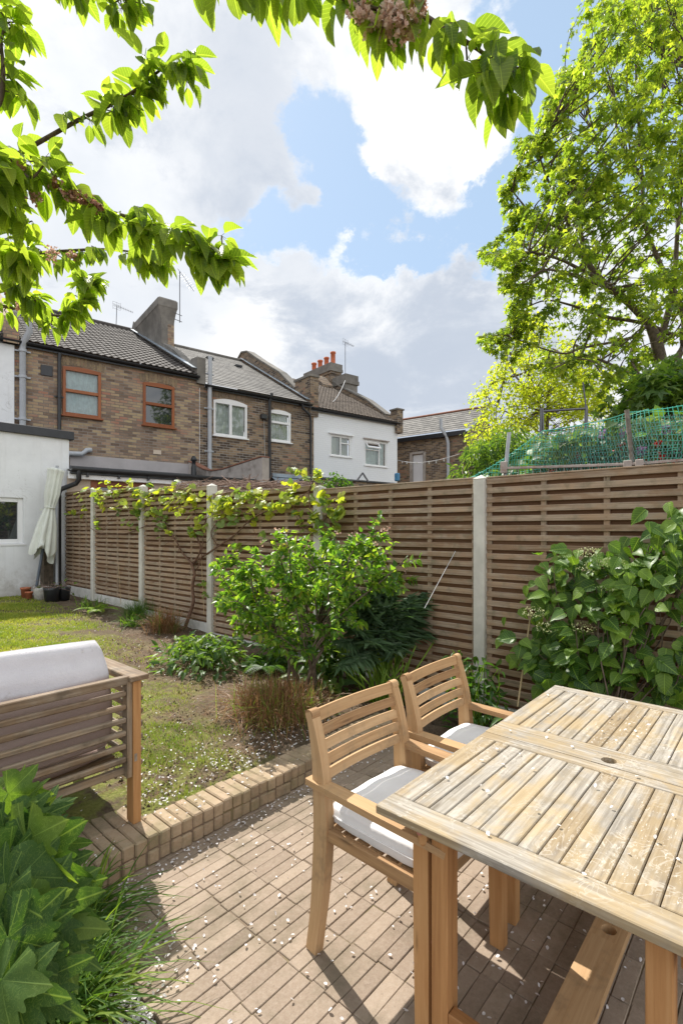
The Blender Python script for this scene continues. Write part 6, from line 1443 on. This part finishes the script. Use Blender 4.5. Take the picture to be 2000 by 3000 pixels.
poly=[(1800,-80),(1790,0),(1715,10),(1720,120),(1700,195),(1640,215),(1630,285),(1600,300),(1600,400),(1520,410),(1525,460),(1500,540),(1470,560),(1480,620),(1530,690),(1410,735),(1420,760),(1520,800),(1470,815),(1480,850),(1550,850),(1495,890),(1510,915),(1600,930),(1410,985),(1430,1020),(1500,1060),(1640,1100),(1760,1150),(1850,1180),(2300,1200),(2300,-80)]
def inside(x,y,P):
    c=False; n_=len(P); j=n_-1
    for i in range(n_):
        if (P[i][1]>y)!=(P[j][1]>y) and x<(P[j][0]-P[i][0])*(y-P[i][1])/(P[j][1]-P[i][1])+P[i][0]: c=not c
        j=i
    return c
fo=Fol(); nc_=0
def tuft(fo,c_,n_,L_,rad,T_,droop=.6,hang=.12):
    for j in range(n_):
        d=nz(rv()); d[2]*=.7; p=c_+d*rad*random.uniform(.2,1); s_=L_*random.uniform(.6,1.15); fo.add(p,np.array((d[0]*.8,d[1]*.8,-droop+random.gauss(0,.35))),np.array((d[0]*.3,d[1]*.3,1))+rv(.3),s_*.62,s_*.62)
while nc_<450:
    x=random.uniform(1400,2260); y=random.uniform(-80,1200)
    if not inside(x,y,poly): continue
    if y>880 and x>1560 and random.random()<.45: continue
    if x>2000 and random.random()<.55: continue
    D=random.uniform(8.0,12.0) if x>1620 else random.uniform(8.6,11); c_=W(x,y,D); k=np.argmin(((LPa-c_)**2).sum(1)); a=LPa[k]; dist=np.linalg.norm(a-c_)
    if dist>2.6: continue
    pts=curve(a,c_,7,-.05,.06); st.tube(pts,taper(.013+.006*dist,.004,8),4,cap=False); nc_+=1
    rad=.20 if x<1560 else .30
    tuft(fo,c_,18 if x<1560 else 22,.18,rad*.9,T_MAPLE)
    for q in (3,5): tuft(fo,pts[q]+rv(.08),5,.16,.18,T_MAPLE)
# outline sprays
for i in range(len(poly)-3):
    (x0,y0),(x1,y1)=poly[i],poly[i+1]
    for q in (.0,.33,.66):
        x=x0+(x1-x0)*q; y=y0+(y1-y0)*q
        if x>1780 or y<0: continue
        c_=W(x,y,random.uniform(9.2,10.4)); k=np.argmin(((LPa-c_)**2).sum(1)); a=LPa[k]
        if np.linalg.norm(a-c_)>2.2: continue
        pts=curve(a,c_,7,-.03,.05); st.tube(pts,taper(.014,.003,8),4,cap=False); tuft(fo,c_,13,.15,.14,T_MAPLE)
        for q2 in (3,4,5,6): tuft(fo,pts[q2],7,.14,.13,T_MAPLE)
lm=st.build('limbs',BARK,TS); mb=MB(); fo.bake(mb,T_MAPLE,0,False); mb.build('crown',SYC_LEAF,TS)

# ---- golden leaved tree behind
def bg_tree(name,label,cat,trunk_xy,D,poly,ncl,per,L_,rad,mat,seed,dr=1.4,wtr=.07,T_=T_OVATE,skip=0,base_z=0,wr=.7,trunk_top=None):
    random.seed(seed); b=W(trunk_xy[0],1552,D); b[2]=base_z; T=thing(name,label,cat,tuple(b),0); tp=W(trunk_xy[0]+random.uniform(-10,10),trunk_xy[1],D); tk=MB(); pts=curve(b,tp,12,0,.02); tk.tube(pts,taper(wtr,wtr*.4,13),8); tk.build('trunk',BARK,T); st=MB(); fo=Fol(); c=0; t0=0
    xs=[p[0] for p in poly]; ys=[p[1] for p in poly]; mains=list(pts[4:])
    for k in range(9):
        while True:
            x=random.uniform(min(xs),max(xs)); y=random.uniform(min(ys),max(ys))
            if inside(x,y,poly): break
        e_=W(x,y,D+random.uniform(-dr,dr)*.6); p2=curve(random.choice(mains),e_,9,-.06,.05); st.tube(p2,taper(wtr*.4,.008,10),6); mains+=p2[2:]
    MA=np.array(mains)
    while c<ncl and t0<ncl*30:
        t0+=1; x=random.uniform(min(xs),max(xs)); y=random.uniform(min(ys),max(ys))
        if not inside(x,y,poly): continue
        if skip and random.random()<skip*max(0,(max(ys)-y)/(max(ys)-min(ys))-.3): continue
        c_=W(x,y,D+random.uniform(-dr,dr)); a=MA[np.argmin(((MA-c_)**2).sum(1))]; p2=curve(a,c_,5,-.04,.05); st.tube(p2,taper(.010,.003,6),4,cap=False); c+=1
        for j in range(per):
            d=nz(rv()); p=c_+d*rad*random.uniform(.2,1); s_=L_*random.uniform(.6,1.2); fo.add(p,np.array((d[0],d[1],random.gauss(-.3,.5))),np.array((d[0]*.3,d[1]*.3,1))+rv(.4),s_,s_*wr)
    st.build('branches',BARK,T); mb=MB(); fo.bake(mb,T_,0,False); mb.build('crown',mat,T)
bg_tree('golden_leaved_tree','airy yellow-green leaved tree standing behind the netting','tree',(1600,1150),13.0,[(1530,905),(1560,930),(1620,960),(1690,1010),(1740,1080),(1800,1160),(1820,1260),(1600,1290),(1480,1330),(1400,1340),(1370,1290),(1400,1230),(1375,1180),(1390,1140),(1420,1130),(1440,1100),(1470,1060),(1490,1010),(1500,950)],330,34,.085,.26,YEL_LEAF,77,1.6,.10,skip=.0)
bg_tree('dark_leafy_tree','mid green densely leaved tree low behind the netting at right','tree',(1990,1180),8.2,[(1800,1165),(1850,1120),(1900,1090),(1960,1070),(2060,1060),(2250,1050),(2250,1300),(1800,1260),(1770,1210)],130,34,.14,.28,BROAD_LEAF,78,.9,.10,T_MAPLE,wr=1)
bg_tree('buddleia_bush','feathery grey-green bush growing beside the green net','shrub',(1440,1350),7.2,[(1330,1400),(1345,1370),(1380,1330),(1420,1290),(1470,1270),(1530,1275),(1590,1300),(1600,1420),(1330,1430)],130,34,.10,.17,BROAD_LEAF,79,.6,.03,T_LANCE,wr=.28)
bg_tree('small_ivy_bush','small dark bush growing on the corner of the brick outhouse','shrub',(985,1425),13.5,[(955,1400),(975,1392),(1010,1400),(1030,1420),(1030,1440),(950,1440)],16,26,.09,.16,DARK_LEAF,80,.4,.02)

# ---- netted crops behind the fence
random.seed(91)
def netpt(x,y,D): return np.array(at_d(x,y,D,GA))
NU=4.75
def NP(x,y): return np.array(at_x(x,y,NU,GA))
top=[(1375,1400),(1420,1378),(1480,1340),(1530,1305),(1590,1262),(1660,1252),(1720,1240),(1780,1228),(1840,1208),(1920,1200),(2000,1188),(2120,1175)]
TN=thing('netting_cage','green plastic and wire netting stretched on posts behind the fence','netting',tuple(NP(1700,1400)),GA)
vt=[NP(x,y) for x,y in top]; ya=np.array([p[1] for p in vt]); za=np.array([p[2] for p in vt]); o_=np.argsort(ya)
def ztop(y): return float(np.interp(y,ya[o_],za[o_]))
y_lo,y_hi=min(ya),max(ya); zlow=1.75
mb=MB(); pch=.031
def netsurf(y,z): return NU+.05*math.sin(y*5+z*3)+.03*math.sin(y*13)
k=int((y_hi-y_lo)/pch)
for i in range(k):
    y=y_lo+i*pch; z1=ztop(y); pts=[(netsurf(y,z),y+.02*math.sin(z*9+y*4),z) for z in np.linspace(zlow,z1,7)]
    if z1>zlow+.05: mb.tube(pts,.0034,3,cap=False)
for j in range(int((max(za)-zlow)/pch)+1):
    z=zlow+j*pch; seg=[]
    for i in range(70):
        y=y_lo+(y_hi-y_lo)*i/69; zz=z+.015*math.sin(y*8+j)
        if zz<ztop(y): seg.append((netsurf(y,zz),y,zz))
        else:
            if len(seg)>1: mb.tube(seg,.0024,3,cap=False)
            seg=[]
    if len(seg)>1: mb.tube(seg,.0024,3,cap=False)
for i in range(len(vt)-1): mb.tube(curve(vt[i],vt[i+1],4,.02),.005,4)
mb.build('green_net',NET_GREEN,TN)
mb=MB(); y0_=NP(1560,1300)[1]; pc=.021; ylo=y_lo
n1_=int((y0_-ylo)/pc)
for dgl in (1,-1):
    for i in range(-22,n1_+22):
        yb=ylo+i*pc*1.0; seg=[]
        for q in range(12):
            z=1.78+q*.068; y=yb+dgl*(z-1.78)*.42
            if ylo<y<y0_ and z<ztop(y)+.0: seg.append((netsurf(y,z)-.03,y,z))
            elif len(seg)>1: break
        if len(seg)>1: mb.tube(seg,.0012,3,cap=False)
mb.build('wire_mesh',NET_GREY,TN)
for (x,yt,yb,x2) in ((1498,1270,1400,1486),(1840,1205,1362,1856)):
    mb=MB(); a=NP(x2,yb); b=NP(x,yt); a[0]-=.06; b[0]-=.06; mb.tube([a-np.array((0,0,1.0)),a,b],.019,7); mb.build('net_post',BARK_GREY if x>1600 else GREY_PLASTIC,TN)
mb=MB(); pts=[NP(1486,1374),NP(1600,1371),NP(1740,1367),NP(1850,1363),NP(2000,1352),NP(2150,1340)]
for i in range(5): a,b=pts[i].copy(),pts[i+1].copy(); a[0]-=.09;b[0]-=.09; mb.bar(a,b,.03,.022,(0,0,1),.002,.5)
for k in range(26):
    q=k/25; y=pts[0][1]*(1-q)+pts[-1][1]*q; z=np.interp(q,[0,1],[pts[0][2],pts[-1][2]]); mb.tube([(NU-.09,y,z),(NU-.09,y,z-.5)],.004,4)
for x in (1488,1846): 
    p=NP(x,1372); p[0]-=.10; mb.cbox(p,(.02,.03,.055),None,.004,.5)
    if x>1800: mb.cbox(p+(0,-.085,0),(.02,.03,.055),None,.004,.5)
mb.build('rusty_rail',RUST,TN)
# plants inside
TB=thing('netted_bean_plants','broad leaved plants with red and purple flowers growing behind the green net','plants',(NU+.5,NP(1750,1400)[1],0),GA)
fo=Fol(); st=MB(); rd=Fol(); pu=Fol()
for k in range(300):
    y=random.uniform(y_lo,y_hi-.15); zt_=ztop(y)-.03; uu=NU+random.uniform(.08,.8); b=np.array((uu,y,1.0)); e_=np.array((uu+random.gauss(0,.05),y+random.gauss(0,.05),zt_+random.uniform(-.3,.02))); 
    if e_[2]<1.6: continue
    pts=curve(b,e_,6,0,.03); st.tube(pts,.005,4)
    for q in range(20):
        p=pts[random.randint(3,6)]+rv(.09); p[0]=max(p[0],NU+.07); 
        if p[2]>ztop(p[1])+.02: p[2]=ztop(p[1])-.03
        s_=random.uniform(.06,.12); fo.add(p,(random.gauss(-.2,.5),random.gauss(0,.7),random.gauss(-.4,.5)),(-.6+random.gauss(0,.4),random.gauss(0,.3),.9),s_,s_*.85)
for (x,y,fl_,n_) in [(1610,1384,rd,16),(1770,1378,rd,10),(1815,1308,rd,14),(1880,1350,rd,22),(1972,1356,rd,6),(1877,1320,pu,24),(1820,1270,pu,14),(1950,1255,pu,16),(1690,1330,rd,10),(1925,1300,rd,10),(1940,1340,rd,12),(1762,1270,pu,10)]:
    g_=Fol(); mb=MB()
    for j in range(n_): p=np.array(at_x(x+random.gauss(0,5),y+random.gauss(0,5),NU+.07,GA)); g_.add(p,rv(),rv(),.036,.03)
    g_.bake(mb,T_SIMPLE,0); mb.build('red_flower' if fl_ is rd else 'purple_flower',RED_FLOWER if fl_ is rd else PURPLE_FLOWER,TB)
st.build('stems',LILY_GREEN,TB); mb=MB(); fo.bake(mb,T_OVATE,0); mb.build('foliage',BROAD_LEAF,TB)
# ---- metal goal-like frame behind
mb=MB(); D=7.4
def WP(x,y,d=D): return W(x,y,d)
TF=thing('metal_climbing_frame','dark metal frame with a crossbar standing behind the netting','frame',tuple(W(1650,1300,D)*np.array((1,1,0))),0)
for (x0,y0,x1,y1) in ((1584,1196,1578,1420),(1588,1196,1594,1420),(1715,1189,1709,1420),(1717,1189,1719,1420)): mb.tube([WP(x0,y0),WP(x1,y1)],.018,7)
mb.build('posts',METAL_DARK,TF); mb=MB(); mb.tube([WP(1586,1205),WP(1716,1197)],.018,8); mb.build('crossbar',METAL_DARK,TF)
mb=MB(); mb.tube([WP(1715,1195),WP(1712,1165),WP(1706,1120)],.012,6); mb.build('upright_rod',METAL_DARK,TF)
mb=MB(); p=np.array(at_d(1393,1420,8.0)); q=np.array(at_d(1393,1369,8.0)); mb.tube([p-(0,0,.3),q],.035,8); mb.lathe(q,[(.04,0),(.04,.03),(0,.05)],8); mb.solo('white_post',GREY_PLASTIC,loc=tuple(p),label='short pale grey capped post behind the fence near the bush',cat='post')
